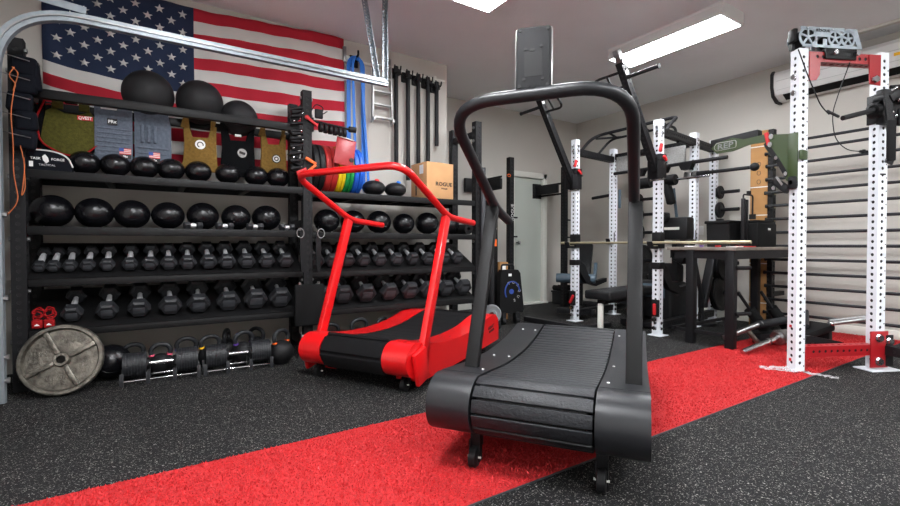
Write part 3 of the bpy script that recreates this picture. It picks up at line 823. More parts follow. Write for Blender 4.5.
t = thing('spring_clip', 'orange clamp on the middle upright above the red handlebar corner', 'clip', (1.11, 3.955, 1.66))
B().box((.02, 0, .02), (.10, .022, .025), rot=(0, radians(28), 0), bev=.004).box((.03, 0, -.04), (.09, .022, .022), rot=(0, radians(-45), 0), bev=.004).build('body', 'org', t)
t = thing('spring_clip', 'red pronged clamp low on the left of the middle upright', 'clip', (1.05, 3.955, 1.57))
B().box((0, 0, .02), (.09, .022, .02), rot=(0, radians(-25), 0), bev=.004).box((0, 0, -.02), (.08, .022, .018), rot=(0, radians(15), 0), bev=.004).build('body', 'redp', t)
for i, (x, lab) in enumerate(((1.055, 'black lever plate hung on the left face of the middle upright'), (1.19, 'black lever plate hung on the right face of the middle upright'))):
    t = thing('lever_plate', lab, 'bracket', (x, 3.955, .93), 0, 'lever plates on the middle upright')
    B().prism([(-.012,-.2),(.012,-.2),(.022,-.05),(.02,.1),(.0,.19),(-.02,.1),(-.022,-.05)], -.012, .006, 'y').build('lever', 'blk', t)
    b = B(); b.tube([(.03*cos(a_)*(1-2*(i == 0))+.02*(1-2*(i == 0)), -.02, .13+.04*sin(a_)) for a_ in [j*pi/6 for j in range(12)]], .004, 6, closed=True); b.build('pull_ring', 'steel', t)
t = thing('square_pad', 'square black pad bolted low on the middle upright behind the red treadmill', 'pad', (1.105, 3.93, .27))
B().box((0, 0, .18), (.25, .05, .35), bev=.012, seg=3).build('cushion', 'blkmat', t)
b = B(); 
for x in (-.08, .08): b.cyl((x, 0, .35), (x, 0, .375), .012)
b.build('bolt', 'steel', t)
t = thing('pulley_bracket', 'small steel bracket with bolts at the foot of the middle upright', 'bracket', (1.06, 3.93, 0))
B().box((0, 0, .12), (.05, .03, .16), bev=.004).box((-.03, -.02, .03), (.03, .02, .09), rot=(0, .4, 0), bev=.004).cyl((0,-.03,.17), (0,0,.17), .015).cyl((0,-.03,.09), (0,0,.09), .015).build('plate', 'steel', t)

# ------------------------------------------------------------------ iron plate leaning on the rack
t = thing('iron_plate', 'large worn cast iron plate with four spokes leaning on the left upright', 'weight plate', (-.515, 3.75, .012), radians(-8))
R_ = .222
mx = Matrix.Rotation(radians(-14), 4, 'X') @ Matrix.Translation((0,0,R_)) @ Matrix.Rotation(pi/2, 4, 'X')
B().lathe([(0.026,-.006),(.045,-.006),(.188,-.006),(.198,.018),(R_-.006,.018),(R_,.010),(R_,-.014),(R_-.01,-.02),(.026,-.02),(.026,-.006)], mx, 64).build('disc', 'iron', t)
B().lathe([(.025,-.02),(.025,.022),(.040,.022),(.048,.0),(.048,-.01)], mx, 32).build('hub', 'iron', t)
b = B(mx)
for k in range(4):
    a = radians(28)+k*pi/2
    b.box((cos(a)*.118, sin(a)*.118, .005), (.152, .030, .026), rot=(0,0,a), bev=.006)
b.build('spoke', 'iron', t)
for body, a, s_ in (('45', -17, .06), ('LBS', 160, .045), ('OLYMPIC', 75, .028), ('BARBELL', 255, .028)):
    a = radians(a); P = mx @ Vector((cos(a)*.12, sin(a)*.12, -.005)); rt = mx.to_3x3() @ Vector((1,0,0)); up_ = mx.to_3x3() @ Vector((0,1,0))
    text(body, s_, 'iron', t, P, rt, up_, 'raised_number', ext=.003, bold=.001)

# ------------------------------------------------------------------ kettlebells
def kettlebell(label, loc, r, hh, m, rz=0., ring=None, group='kettlebells on the floor under the shelves'):
    t = thing('kettlebell', label, 'kettlebell', loc, rz, group)
    zc = r*.93
    B().lathe([(0,0),(r*.55,0),(r*.62,.006)] + [(r*cos(a_), zc+r*sin(a_)) for a_ in [radians(-50+i*10) for i in range(14)]] + [(0, zc+r)], None, 32).build('bell', 'rub', t)
    w = r*.70; hh *= .78
    p = [(-w*.95,0,zc+r*.68)] + [(w*1.12*cos(q_), 0, zc+r+hh*.30+hh*.72*max(-.3, sin(q_))) for q_ in [pi+.25-(pi+.5)*i_/14 for i_ in range(15)]] + [(w*.95,0,zc+r*.68)]
    p = fillet(p, .02, 3)
    B().tube(p, .0165, 12).build('handle', 'char', t)
    if ring:
        b = B()
        for s_ in (-1, 1): b.cyl((s_*w*1.0,0,zc+r*.80), (s_*w*1.03,0,zc+r*.80+.012), .0195)
        b.build('colour_ring', ring, t)
    return t
kettlebell('kettlebell with orange rings beside the middle upright', (.855, 3.86, 0), .098, .10, 'rub', .6, 'org')
kettlebell('kettlebell with purple rings behind the right adjustable dumbbell', (.60, 4.02, 0), .092, .095, 'rub', .3, 'pur')
kettlebell('kettlebell with yellow rings between the two adjustable dumbbells', (.36, 4.05, 0), .088, .09, 'rub', .2, 'yel')
kettlebell('kettlebell with blue rings left of the yellow ringed one', (.20, 4.09, 0), .085, .09, 'rub', .0, 'bluep')
kettlebell('kettlebell with pink rings behind the handle of the left adjustable dumbbell', (.03, 4.02, 0), .08, .085, 'rub', .0, 'pink')
kettlebell('plain kettlebell behind the left stack of the left adjustable dumbbell', (-.14, 4.12, 0), .08, .085, 'rub', .2)
kettlebell('dark kettlebell in the second row left of the orange ringed one', (.73, 4.20, 0), .09, .09, 'rub', -.9)
kettlebell('dark kettlebell in the back row behind the yellow and purple ringed ones', (.50, 4.25, 0), .09, .09, 'rub', 1.2)
for i, (x, y, r, l) in enumerate(((1.33, 4.05, .09, 'kettlebell under the right bay just behind the black pad'), (1.58, 4.0, .105, 'kettlebell with a tall handle visible over the red treadmill front'), (1.84, 4.05, .095, 'kettlebell right of the tall handled one under the right bay'), (2.08, 4.05, .1, 'kettlebell under the right bay left of the red handle post'), (2.34, 4.05, .1, 'kettlebell under the right bay behind the red deck'), (2.62, 4.05, .1, 'rightmost kettlebell under the right bay near the end upright'))):
    kettlebell(l, (x, y, 0), r, .09, 'rub', .2*i, None)
ball_thing('slam_ball', 'large dark slam ball on the floor behind the iron plate', (-.27, 4.06, .125), .122, 'ball', None, 1.)

# ------------------------------------------------------------------ adjustable dumbbells in cradles
def cradle(loc, rz, l1_, l2_):
    t = thing('dumbbell_cradle', l1_, 'stand', loc, rz)
    b = B()
    for y in (-.075, .075): b.box((0, y, .030), (.47, .012, .014), bev=.003)
    b.build('rail', 'chrome', t)
    b = B()
    for x in (-.23, -.08, .08, .23):
        b.box((x, 0, .025), (.014, .17, .03), bev=.003); b.prism([(-.085,0),(-.085,.05),(-.075,.085),(-.06,.05),(-.05,0)], x-.012, x+.012, 'x'); b.prism([(.085,0),(.085,.05),(.075,.085),(.06,.05),(.05,0)], x-.012, x+.012, 'x')
    b.build('post', 'char', t)
    d = thing('adjustable_dumbbell', l2_, 'dumbbell', (loc[0], loc[1], .040), rz)
    for s_ in (-1, 1):
        b = B()
        x0 = .088
        prof = [(0, 0), (.082, 0)]
        for k in range(8): prof += [(.0845, .001+k*.0172), (.0845, .0150+k*.0172), (.0825, .0160+k*.0172), (.0825, .0172+k*.0172)]
        prof += [(0, .0172*8)]
        b.lathe(prof, Matrix.Translation((s_*x0, 0, .086)) @ Matrix.Rotation(s_*pi/2, 4, 'Y'), 36)
        b.build('plate_stack', 'char', d)
        B().cyl((s_*.07,0,.086), (s_*.088,0,.086), .04).build('collar', 'blk', d)
    B().lathe([(0,-.075),(.017,-.075),(.0165,0),(.017,.075),(0,.075)], Matrix.Translation((0,0,.086)) @ Matrix.Rotation(pi/2, 4, 'Y'), 20).build('handle', 'chrome', d)
cradle((.033, 3.86, 0), radians(-1), 'black cradle with chrome rails under the left adjustable dumbbell', 'adjustable dumbbell with grey plate stacks, left one beside the iron plate')
cradle((.535, 3.85, 0), radians(-1), 'black cradle with chrome rails under the right adjustable dumbbell', 'adjustable dumbbell with grey plate stacks, right one near the orange ringed kettlebell')
# ------------------------------------------------------------------ curved treadmills
def curve_z(a, pts):
    for (a0, z0), (a1, z1) in zip(pts, pts[1:]):
        if a <= a1:
            t = (a-a0)/(a1-a0); t = t*t*(3-2*t) if False else t
            return z0*(1-t)+z1*t
    return pts[-1][1]
def smooth_profile(pts, n=40):
    """Catmull-Rom through (a,z)"""
    out = []
    P = [pts[0]]+pts+[pts[-1]]
    for i in range(1, len(P)-2):
        p0, p1, p2, p3 = P[i-1:i+3]
        for k in range(8):
            t = k/8
            out.append(tuple(.5*((2*p1[j]) + (-p0[j]+p2[j])*t + (2*p0[j]-5*p1[j]+4*p2[j]-p3[j])*t*t + (-p0[j]+3*p1[j]-3*p2[j]+p3[j])*t**3) for j in (0, 1)))
    out.append(pts[-1]); return out

def treadmill(label, loc, rz, red):
    t = thing('curved_treadmill', label, 'treadmill', loc, rz)
    body = 'red' if red else 'chargloss'
    W, bw = (.455, .265) if red else (.435, .245)
    if red: r, zc = .108, .212
    else: r, zc = .116, .278
    top = [(.0, zc+r), (.14, zc+r-.016), (.45, zc+r-.052), (.80, zc+r-.068), (1.10, zc+r-.058), (1.30, zc+r-.038), (1.46, zc+r-.014)] if not red else \
          [(.0, zc+r-.005), (.14, zc+r-.03), (.40, zc+r-.065), (.70, zc+r-.075), (.98, zc+r-.055), (1.20, zc+r-.012), (1.35, zc+r+.006)]
    aR = top[-1][0]
    prof = smooth_profile(top)
    # belt path: under-front, around the front drum, along the curve, around the rear drum
    rb = r-.004
    path = [(rb*cos(a_), zc+rb*sin(a_)) for a_ in [radians(x) for x in range(290, 90, -6)]]
    path += [(a_, z-.006) for a_, z in prof[1:]]
    rz_ = .10; zr = prof[-1][1]-.006-rz_
    path += [(aR+rz_*sin(q), zr+rz_*cos(q)) for q in [radians(x) for x in range(8, 190, 8)]]
    # resample
    pitch = .058
    V2 = [Vector((p[0], 0, p[1])) for p in path]
    segs = [(V2[i+1]-V2[i]).length for i in range(len(V2)-1)]; tot = sum(segs)
    def at(d_):
        for i, L in enumerate(segs):
            if d_ <= L or i == len(segs)-1:
                return V2[i].lerp(V2[i+1], min(1, d_/L)), (V2[i+1]-V2[i]).normalized()
            d_ -= L
    b = B()
    if red:
        n = int(tot/.02)
        P = [at(i*tot/n)[0] for i in range(n+1)]
        b.sweep(P, [(-.008,-(bw-.006)),(.008,-(bw-.006)),(.008,(bw-.006)),(-.008,(bw-.006))], up=(0,1,0))
        for k in range(int(tot/.115)):
            p, tg = at(.03+k*.115)
            b.box(p, (.104, 2*bw-.02, .021), rot=(0, -atan2(tg.z, tg.x), 0), bev=.004)
    else:
        k = 0; d_ = .01
        while d_ < tot-.01:
            p, tg = at(d_)
            b.box(p, (pitch-.007, 2*bw-.016, .016), rot=(0, -atan2(tg.z, tg.x), 0), bev=.0035)
            k += 1; d_ += pitch
    b.build('running_belt', 'carpetbelt' if red else 'belt', t, 30)
    b = B()
    P = [at(i*tot/60)[0] for i in range(61)]
    cz = Vector((.7, 0, zc))
    b.sweep([p + Vector((0,0,0)) for p in P], [(-.004,-(bw-.03)),(-.001,-(bw-.03)),(-.001,(bw-.03)),(-.004,(bw-.03))], up=(0,1,0))
    b.build('belt_backing', 'blkmat', t)
    # side bodies
    for s_ in (-1, 1):
        y0, y1 = sorted((s_*bw, s_*W))
        # front drum shroud
        b = B()
        aa = [radians(x) for x in range(90, 271, 9)]
        poly = [(.10, zc+r+.0-.006)] + [(.0+(r+.012)*cos(a_), zc+(r+.004)*sin(a_)) for a_ in aa] + [(.16, zc-r+.01), (.20, zc+r-.035)]
        b.prism(poly, y0, y1, 'y')
        es = [e for e in b.bm.edges if len(e.link_faces) == 2 and e.calc_face_angle(0) > 1.2]
        bmesh.ops.bevel(b.bm, geom=es, offset=.006, segments=3, affect='EDGES')
        b.build('drum_cover', body, t, 40)
        # deck plate following the curve + skirt
        b = B()
        pr_ = [p for p in prof if p[0] > .05]
        ea = [(aR+.055, prof[-1][1]-.004), (aR+.11, prof[-1][1]-.05), (aR+.125, prof[-1][1]-.13), (aR+.09, prof[-1][1]-.20)] if red else [(aR+.05, prof[-1][1]-.012), (aR+.09, prof[-1][1]-.05), (aR+.10, prof[-1][1]-.12), (aR+.07, prof[-1][1]-.2)]
        bot0 = .055 if red else .14
        topc = [(a_, z+.006) for a_, z in pr_]+ea
        botc = [(a_, min(z-.03, bot0 + (.03*max(0, a_-.6) if red else 0))) for a_, z in topc]
        b.strip(topc, botc, y0 + (0 if s_ < 0 else 0.0), y1, None)
        b.build('side_rail', body, t, 30)
        b = B()
        for a_ in (.16, .62, 1.32):
            z = curve_z(a_, prof)
            for q in (.16, .62):
                if a_ < .3 and q > .5: continue
                b.cyl((a_, s_*(bw+(W-bw)*q), z+.004), (a_, s_*(bw+(W-bw)*q), z+.0095), .0065, seg=10)
        b.build('deck_screw', 'steel' if red else 'wht', t)
        # caster
        c = B(); yc = s_*(.262 if not red else .37)
        c.box((.035, yc, .105 if red else .13), (.05, .045, .05 if red else .10), bev=.004).box((.015, yc-.022, .07), (.035, .005, .09)).box((.015, yc+.022, .07), (.035, .005, .09))
        c = c.build('caster_fork', 'blk', t)
        B().lathe([(.0,-.018),(.036,-.018),(.045,-.014),(.045,.014),(.036,.018),(0,.018)], Matrix.Translation((0, yc, .045)) @ Matrix.Rotation(pi/2, 4, 'X'), 28).build('wheel', 'rub', c)
        B().cyl((0,yc-.030,.045), (0,yc+.030,.045), .005, seg=10).build('axle_bolt', 'wht', c)
        # rear foot
        B().cyl((aR-.1, s_*(W-.06), 0), (aR-.1, s_*(W-.06), .17), .02).cyl((aR-.1, s_*(W-.06), 0), (aR-.1, s_*(W-.06), .012), .035).build('rear_foot', 'blk', t)
        # post
        yp = s_*(.362 if not red else .45)
        yp -= 0 if red else .012
        J = Vector((.43 if red else .55, yp, 1.165)); base = Vector((.205, yp, .35)) if not red else Vector((.045, yp, .12))
        b = B(); L = (J-base).length
        mx = along(base, J)
        b.box((0, 0, L/2), (.066 if not red else .045, .040 if not red else .07, L), bev=.006)
        for v in b.bm.verts: v.co = mx @ v.co
        b.build('post', 'red' if red else 'blk2', t)
        if red:
            b = B(); b.box((.03, s_*(W+.02), .17), (.15, .03, .22), rot=(0, radians(-14), 0), bev=.008); b.build('post_bracket', 'red', t)
    # body beneath the belt
    b = B(); b.box((.70, 0, .20 if not red else .13), (1.30, 2*bw+.01, .10), bev=.01); b.box((.0, 0, zc), (.10, 2*bw+.02, .10)); b.build('frame', 'blkmat', t)
    # one continuous handlebar
    z1 = 1.535 if not red else 1.455; a1 = -.11 if not red else -.15
    y_ = .355 if not red else .452
    hz, ha = (1.105, .86) if not red else (1.14, .90)
    aj = .46 if red else .575
    pts = [(ha, -y_, hz), (aj, -y_, 1.165), (a1, -y_, z1), (a1, y_, z1), (aj, y_, 1.165), (ha, y_, hz)]
    pts = [(q_[0], q_[1]-(0 if red else .012), q_[2]) for q_ in pts]
    p = fillet(pts, [0, .10, .21 if not red else .13, .21 if not red else .13, .10, 0], 9)
    B().tube(p, .0255 if not red else .024, 20).build('handlebar', 'red' if red else 'chargloss', t, 60)
    b = B()
    for s_ in (-1, 1): b.cyl((ha, s_*y_-(0 if red else .012), hz), (ha+.006, s_*y_-(0 if red else .012), hz), .024)
    b.build('grip_end', 'blkmat', t)
    if not red:
        c = thing  # console: a child part
        R3 = Euler((0, radians(6), radians(8)))
        mx = Matrix.Translation((a1+.005, -.012, z1+.006)) @ R3.to_matrix().to_4x4()
        b = B(mx); b.box((0, 0, .135), (.030, .135, .255), bev=.012, seg=3); cs = b.build('console', 'consolem', t, 50)
        b = B(mx); b.box((.012, 0, .135), (.016, .143, .263), bev=.007); b.build('console_rim', 'alu', cs)
        b = B(mx); b.box((-.0155, 0, .11), (.002, .07, .10)); b.build('battery_cover', 'blk2', cs)
        b = B(mx)
        for y, z in ((-.052,.025),(.052,.025),(-.052,.245),(.052,.245),(-.035,.05),(.035,.05),(.03,.17),(-.03,.178),(0,.165),(.008,.165)): b.cyl((-.019,y,z), (-.012,y,z), .0055, seg=10)
        b.build('screw', 'ink', cs)
        b = B(mx); b.box((.021, 0, .15), (.002, .11, .17)); b.build('display', 'ink', cs)
        B().cyl((a1, -.012, z1+.01), (a1, -.012, z1+.03), .02).build('console_mount', 'blk', t)
    else:
        text('ASSAULT', .035, 'ink', t, (aR-.06, -W-.001, .225), (1,0,.12), (0,0,1), bold=.0008)
        text('RUNNER', .03, 'ink', t, (aR-.05, -W-.001, .19), (1,0,.12), (0,0,1), bold=.0008)
    return t
treadmill('charcoal curved slat treadmill in the foreground with a console on its handlebar', (1.303, 1.380, 0.0), radians(34.8), False)
treadmill('bright red curved treadmill with a black textured belt in front of the shelves', (1.187, 2.996, 0.0), radians(30), True)
# ------------------------------------------------------------------ squat rack (white, six posts)
RO = Vector((4.51, 2.905, 0)); ra = radians(1.5)
RU = Vector((cos(radians(7)), sin(radians(7)), 0)); RV = Vector((-sin(ra), cos(ra), 0))
def rp(u, v, z): return RO + RU*u + RV*v + Vector((0,0,z))
rk = thing('squat_rack', 'white six post squat rack with black crossmembers in the middle of the room', 'squat rack', (0,0,0))
UU = (0, .89, 1.47); VV = (0, 1.12)
p0 = None
for u in UU:
    for v in VV:
        P = rp(u, v, .006)
        if p0 is None:
            p0 = perf_obj(2.28, 'upright', 'white', rk); p0.location = P; p0.rotation_euler = (0,0,ra); o = p0
        else:
            o = p0.copy(); COL.objects.link(o); o.location = P; o.parent = rk
        f = B(Matrix.Translation(rp(u, v, 0)) @ Matrix.Rotation(ra, 4, 'Z')).box((-.02, -.02, .004), (.15, .15, .008), bev=.001).build('foot_plate', 'white', rk)
def xbar(u0, v0, u1, v1, z, name='crossmember', m='blk', w=.0762, gap=.045):
    a, b_ = rp(u0, v0, z), rp(u1, v1, z); d = (b_-a).normalized()
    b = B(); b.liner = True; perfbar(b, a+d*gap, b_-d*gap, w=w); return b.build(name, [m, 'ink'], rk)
for v in VV:
    xbar(0, v, .89, v, 2.17-.03*v); xbar(.89, v, 1.47, v, 2.17-.03*v)
    xbar(0, v, .89, v, .10); xbar(.89, v, 1.47, v, .10)
xbar(.90, 0, .90, 1.12, 2.17); xbar(1.47, 0, 1.47, 1.12, .2); xbar(.9, 0, .9, 1.12, .2)
b = B()
for u in UU:
    for v in VV:
        for z in (2.14, 2.20, .07, .13):
            c = rp(u, v, z); b.cyl(c - RV*.04 - RV*.010, c-RV*.04, .018, seg=6); b.cyl(c - RU*.052, c-RU*.04, .016, seg=6)
b.build('bolt', 'chrome', rk)
# nameplates between the rear posts
for (v0, v1, z) in ((.16, .50, 2.09), (.62, 1.04, 2.09)):
    pass
c = rp(.86, .30, 2.06); b = B(Matrix.Translation(c) @ Matrix.Rotation(ra, 4, 'Z')); b.box((0,0,0), (.012, .42, .20), bev=.003); b.build('nameplate', 'sign', rk)
c = rp(.86, .88, 2.06); b = B(Matrix.Translation(c) @ Matrix.Rotation(ra, 4, 'Z')); b.box((0,0,0), (.012, .34, .20), bev=.003); b.build('nameplate', 'sign', rk)
# multi grip pull up frame above the rear
def rt(pts, r=.016, fl_=.05): 
    return fillet([rp(*p) for p in pts], fl_, 6)
b = B()
b.tube(rt([(.10, 1.12, 2.14), (.30, 1.12, 2.32), (.50, 1.10, 2.42), (.50, .02, 2.42), (.30, 0, 2.32), (.10, 0, 2.14)], fl_=.12), .02)
b.tube(rt([(.45, 1.12, 2.12), (.62, 1.0, 2.36), (.62, .12, 2.36), (.45, 0, 2.12)], fl_=.1), .016)
for v in (.25, .5, .68, .95): b.tube([rp(.50, v, 2.42), rp(.62, v-.06, 2.36)], .014)
b.tube([rp(.42, 1.1, 2.36), rp(.62, .82, 2.36)], .014); b.tube([rp(.42, .02, 2.36), rp(.62, .30, 2.36)], .014)
b.build('pull_up_bar', 'blk', rk)
# lat tower pads between rear posts
t = thing('knee_pad_bar', 'black foam rollers on a steel bar between the rear posts of the white rack', 'roller pads', tuple(rp(.45, .0, 1.70)), ra)
B().cyl((0,-.35,0), (0,.50,0), .013).build('bar', 'chrome', t)
for y in (.12, .42): B().lathe([(.014,-.10),(.06,-.10),(.065,-.08),(.065,.08),(.06,.10),(.014,.10),(.014,-.10)], Matrix.Translation((0,y,0)) @ Matrix.Rotation(pi/2, 4, 'X'), 20).build('foam', 'blkmat', t)
B().box((0,.10,-.15), (.09,.08,.26), rot=(radians(-14),0,0), bev=.02).build('lower_pad', 'blkmat', t)
t = thing('crossbar_pads', 'black bar with angular pads below the nameplates of the white rack', 'bar', tuple(rp(.80, .05, 1.90)), ra)
B().cyl((0,-.45,.03), (0,1.0,.03), .022).build('bar', 'blk', t)
for y in (.0, .30, .62): B().prism([(y-.09,.03),(y+.09,.03),(y+.05,-.05),(y-.05,-.05)], -.04, .04, 'x').build('pad', 'blkmat', t)
# jammer arms
def jammer(v, label, peg):
    s = 1 if peg else -1
    P = rp(-.06, v, 0); t = thing('jammer_arm', label, 'lever arm', (P.x, P.y, 1.55), 0)
    b = B(); b.box((.06, .0, .24), (.11, .10, .26), bev=.004); b.box((.01,.055,.20), (.14,.010,.18), bev=.003); b.box((.01,-.055,.20), (.14,.010,.18), bev=.003); b.build('carriage', 'blk', t)
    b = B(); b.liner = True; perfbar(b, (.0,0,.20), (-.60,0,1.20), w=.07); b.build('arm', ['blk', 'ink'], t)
    b = B(); b.box((-.625,0,1.25), (.06,.06,.13), rot=(0, radians(-30), 0), bev=.004); b.cyl((-.60,-.032,1.20), (-.60,-.05,1.20), .03).cyl((-.55,-.032,1.10), (-.55,-.045,1.10), .024); b.build('end_sleeve', 'steel', t)
    b = B(); b.tube(fillet([(-.56,s*.04,1.12),(-.62,s*.30,1.10),(-.58,s*.36,1.0),(-.50,s*.28,.98),(-.48,s*.04,1.0)], .06), .013); b.tube([(-.60,s*.16,1.11),(-.49,s*.16,.985)], .011); b.build('grip_handle', 'blk', t)
    b = B(); b.cyl((-.53,-s*.03,1.06), (-.53,-s*.36,1.06), .018).cyl((-.53,-s*.36,1.06), (-.53,-s*.372,1.06), .023); b.build('loading_peg', 'char', t)
    b = B(); b.cyl((.02,-.075,.10), (.02,.075,.10), .014).cyl((.10,-.075,.28), (.10,.075,.28), .012); b.build('pivot_pin', 'chrome', t)
    b = B(); b.box((-.03,-.075,.42), (.03,.022,.09), rot=(0,.3,0), bev=.004).box((.05,-.075,.32), (.07,.022,.025), rot=(0,.7,0), bev=.004); b.build('release_tab', 'redp', t)
    return t
jammer(1.12, 'black perforated lever arm rising to the ceiling from the left rack post', False)
jammer(0, 'black perforated lever arm with a loading peg rising beside the ceiling light', True)
# J cups, safety arms, spotter pieces
for v, lab in ((0, 'right'), (1.12, 'left')):
    P = rp(-.045, v, .95)
    t = thing('j_cup', 'black hook holding the barbell on the %s front rack post' % lab, 'rack hook', tuple(P), ra)
    B().box((.0,0,.06), (.012,.09,.17), bev=.003).box((.04,-.045,.06), (.09,.006,.17)).prism([(.0,-.03),(-.10,-.03),(-.125,.045),(-.115,.05),(-.09,-.0),(.0,.0)], -.03, .03, 'y').build('hook', 'blk', t)
    B().box((-.05,0,.004), (.09,.055,.008), bev=.002).build('liner', 'gold', t)
    P = rp(0, v, .74)
    t = thing('safety_strap_arm', 'black angled spotter arm clamped under the hook of the %s front rack post' % lab, 'spotter arm', tuple(P), ra)
    B().box((.0,0,0), (.10,.10,.07), bev=.004).build('clamp', 'blk', t)
    B().prism([(.05,.03),(.16,-.04),(.24,-.18),(.40,-.25),(.60,-.22),(.60,-.27),(.38,-.32),(.18,-.26),(.05,-.10)], -.03, .03, 'y').build('arm', 'blk', t)
    P = rp(-.05, v, .26)
    t = thing('band_peg_lock', 'red lever lock low on the %s front rack post' % lab, 'lock', tuple(P), ra)
    B().box((.0,0,.03), (.02,.09,.18), bev=.004).build('clamp', 'blk', t)
    B().box((-.03,-.01,.02), (.028,.03,.12), rot=(0,0,0) if v == 0 else (.5,0,0), bev=.008).build('lever', 'redp', t)
    B().cyl((-.0,0,-.09), (-.035,0,-.09), .024, seg=6).cyl((-.0,0,-.18), (-.03,0,-.18), .022, seg=6).build('bolt', 'chrome', t)
for v, lab in ((0, 'right'), (1.12, 'left')):
    P = rp(.86, v, 1.0); t = thing('j_cup', 'black hook on the %s rear rack post' % lab, 'rack hook', tuple(P), ra)
    B().box((.0,0,.06), (.012,.085,.15), bev=.003).prism([(.0,-.03),(-.08,-.03),(-.10,.045),(-.09,.05),(-.07,-.0),(.0,.0)], -.03, .03, 'y').build('hook', 'blk', t)
a, b_ = rp(-.10, -.93, .985), rp(-.10, 1.27, .985)
t = thing('barbell', 'long barbell lying across the hooks of the white rack', 'barbell', tuple(a), ra)
B().cyl((0,.3,0), (0,2.15,0), .013).build('shaft', 'gold', t)
B().cyl((0,0,0), (0,.42,0), .016).cyl((0,2.12,0), (0,2.2,0), .016).cyl((0,.42,0), (0,.44,0), .024).build('sleeve', 'gold', t)
B().cyl((0,1.16,0), (0,1.22,0), .022).build('center_sleeve', 'gold', t)
# bench inside the rack
t = thing('flat_bench', 'black padded bench on a dark steel leg inside the white rack', 'bench', (4.35, 3.22, 0), radians(8))
B().box((0, 0, .44), (1.05, .30, .09), bev=.02, seg=3).build('seat_pad', 'pad', t)
B().box((0, 0, .37), (.9, .08, .05), bev=.004).box((-.45, 0, .05), (.08, .45, .07), bev=.004).box((.40, 0, .05), (.08, .45, .07), bev=.004).box((.40,0,.22), (.07,.07,.3), bev=.004).build('frame', 'blk', t)
B().box((-.45, 0, .2), (.045, .045, .30), bev=.004).build('front_leg', 'trimw', t)
for x in (-.45, .40):
    for s_ in (-1, 1): B().cyl((x, s_*.2, 0), (x, s_*.2, .03), .022).build('foot', 'rub', t)
# second bench with back pad
t = thing('incline_bench', 'black adjustable bench with a raised back pad behind the white left post', 'bench', (5.05, 4.45, 0), radians(35))
B().box((0,0,.06), (1.0,.08,.08), bev=.004).box((-.4,0,.08), (.08,.5,.07), bev=.004).box((.4,0,.08), (.08,.4,.07), bev=.004).box((.05,0,.28), (.08,.08,.4), bev=.004).build('frame', 'blk', t)
B().box((-.30,0,.48), (.35,.28,.08), rot=(0,.1,0), bev=.02).build('seat_pad', 'pad', t)
B().box((.25,0,.70), (.75,.28,.08), rot=(0,-.75,0), bev=.02).build('back_pad', 'pad', t)
B().cyl((-.45,-.25,.52), (-.45,.25,.52), .06).build('leg_roller', 'padblue', t)
B().box((.1,-.2,.55), (.40,.05,.05), rot=(0,-.8,0), bev=.01).build('support_arm', 'padblue', t)
# seat of the cable machine at the rear right
t = thing('pulldown_seat', 'black seat unit with a slanted grey shroud behind the right rack posts', 'machine', (5.15, 3.28, 0), radians(0))
B().box((0,0,.30), (.35,.50,.46), bev=.05, seg=3).box((.1,0,.62), (.12,.42,.24), bev=.04, seg=3).build('shroud', 'pad', t)
B().box((-.18,0,.42), (.012,.34,.16), bev=.004).build('front_panel', 'padblue', t)
B().box((0,0,.04), (.5,.6,.06), bev=.01).build('base', 'blk', t)
t = thing('cable_console', 'black boxy unit with straps mounted between the rack posts at chest height', 'machine', (5.10, 3.06, .95), radians(0))
B().box((0,0,.20), (.16,.36,.26), bev=.03).box((-.1,.12,.34), (.12,.16,.10), bev=.02).box((0,-.1,-.05), (.12,.14,.3), rot=(.4,0,0), bev=.02).build('body', 'pad', t)
B().box((-.088,0,.20), (.012,.18,.03)).build('badge', 'trimw', t)
B().box((-.02,.0,.50), (.012,.03,.34), rot=(-.12,0,0)).build('strap', 'padblue', t)
B().box((0,0,-.12), (.06,.06,.36)).build('stem', 'blk', t)
# weight storage pegs + plates at the rear posts
def stored(u, v, specs, where):
    for z, r, n in specs:
        P = rp(u, v, z)
        pg = thing('storage_peg', 'black plate storage peg %s, at %s' % (where, {1.62:'the top', 1.40:'the second level', 1.14:'chest level', .74:'knee level', .36:'the bottom'}[z]), 'peg', tuple(P), ra)
        B().cyl((0,-.04,0), (0,-.30,0), .022).box((0,-.045,0), (.08,.01,.11), bev=.002).build('peg', 'blk', pg)
        for k in range(n):
            plate('weight_plate', 'black plate, %s, %s, %s' % (where.replace('right of the ', ''), {1.62:'small top peg', 1.40:'second peg', 1.14:'third peg', .74:'fourth peg', .36:'lowest peg'}[z], ['against the post', 'next outward', 'third outward', 'fourth outward', 'outermost'][k]), r, .032, 'rub', tuple(P + Vector((-sin(ra+pi)*0,0,0)) - RV*(.078+k*.036)), 'y', 'black plates on the rack storage pegs', mi='blk', rot=(0,0,ra))
SP = ((1.62, .082, 1), (1.40, .10, 1), (1.14, .125, 1), (.74, .222, 3), (.36, .222, 2))
stored(1.47, 0, SP, 'right of the rearmost right post')
stored(1.47, 1.12, SP, 'right of the rearmost left post')
t = thing('landmine_handle', 'black tube peg sticking out left of the rear white post', 'peg', tuple(rp(.90, 1.12, 1.66)), ra)
B().cyl((0,.04,0), (0,.36,-.02), .022).box((0,.045,0), (.08,.01,.11)).build('peg', 'blk', t)
B().box((.05,-.06,-.06), (.03,.03,.26), bev=.008).build('clip', 'padblue', t)
# ------------------------------------------------------------------ wall outlet
o = B().box((XB-.004, 3.40, 1.16), (.008, .075, .12), bev=.003).build('wall_outlet', 'acw', None); tag(o, 'small pale outlet plate on the back wall between two rack posts', 'outlet')

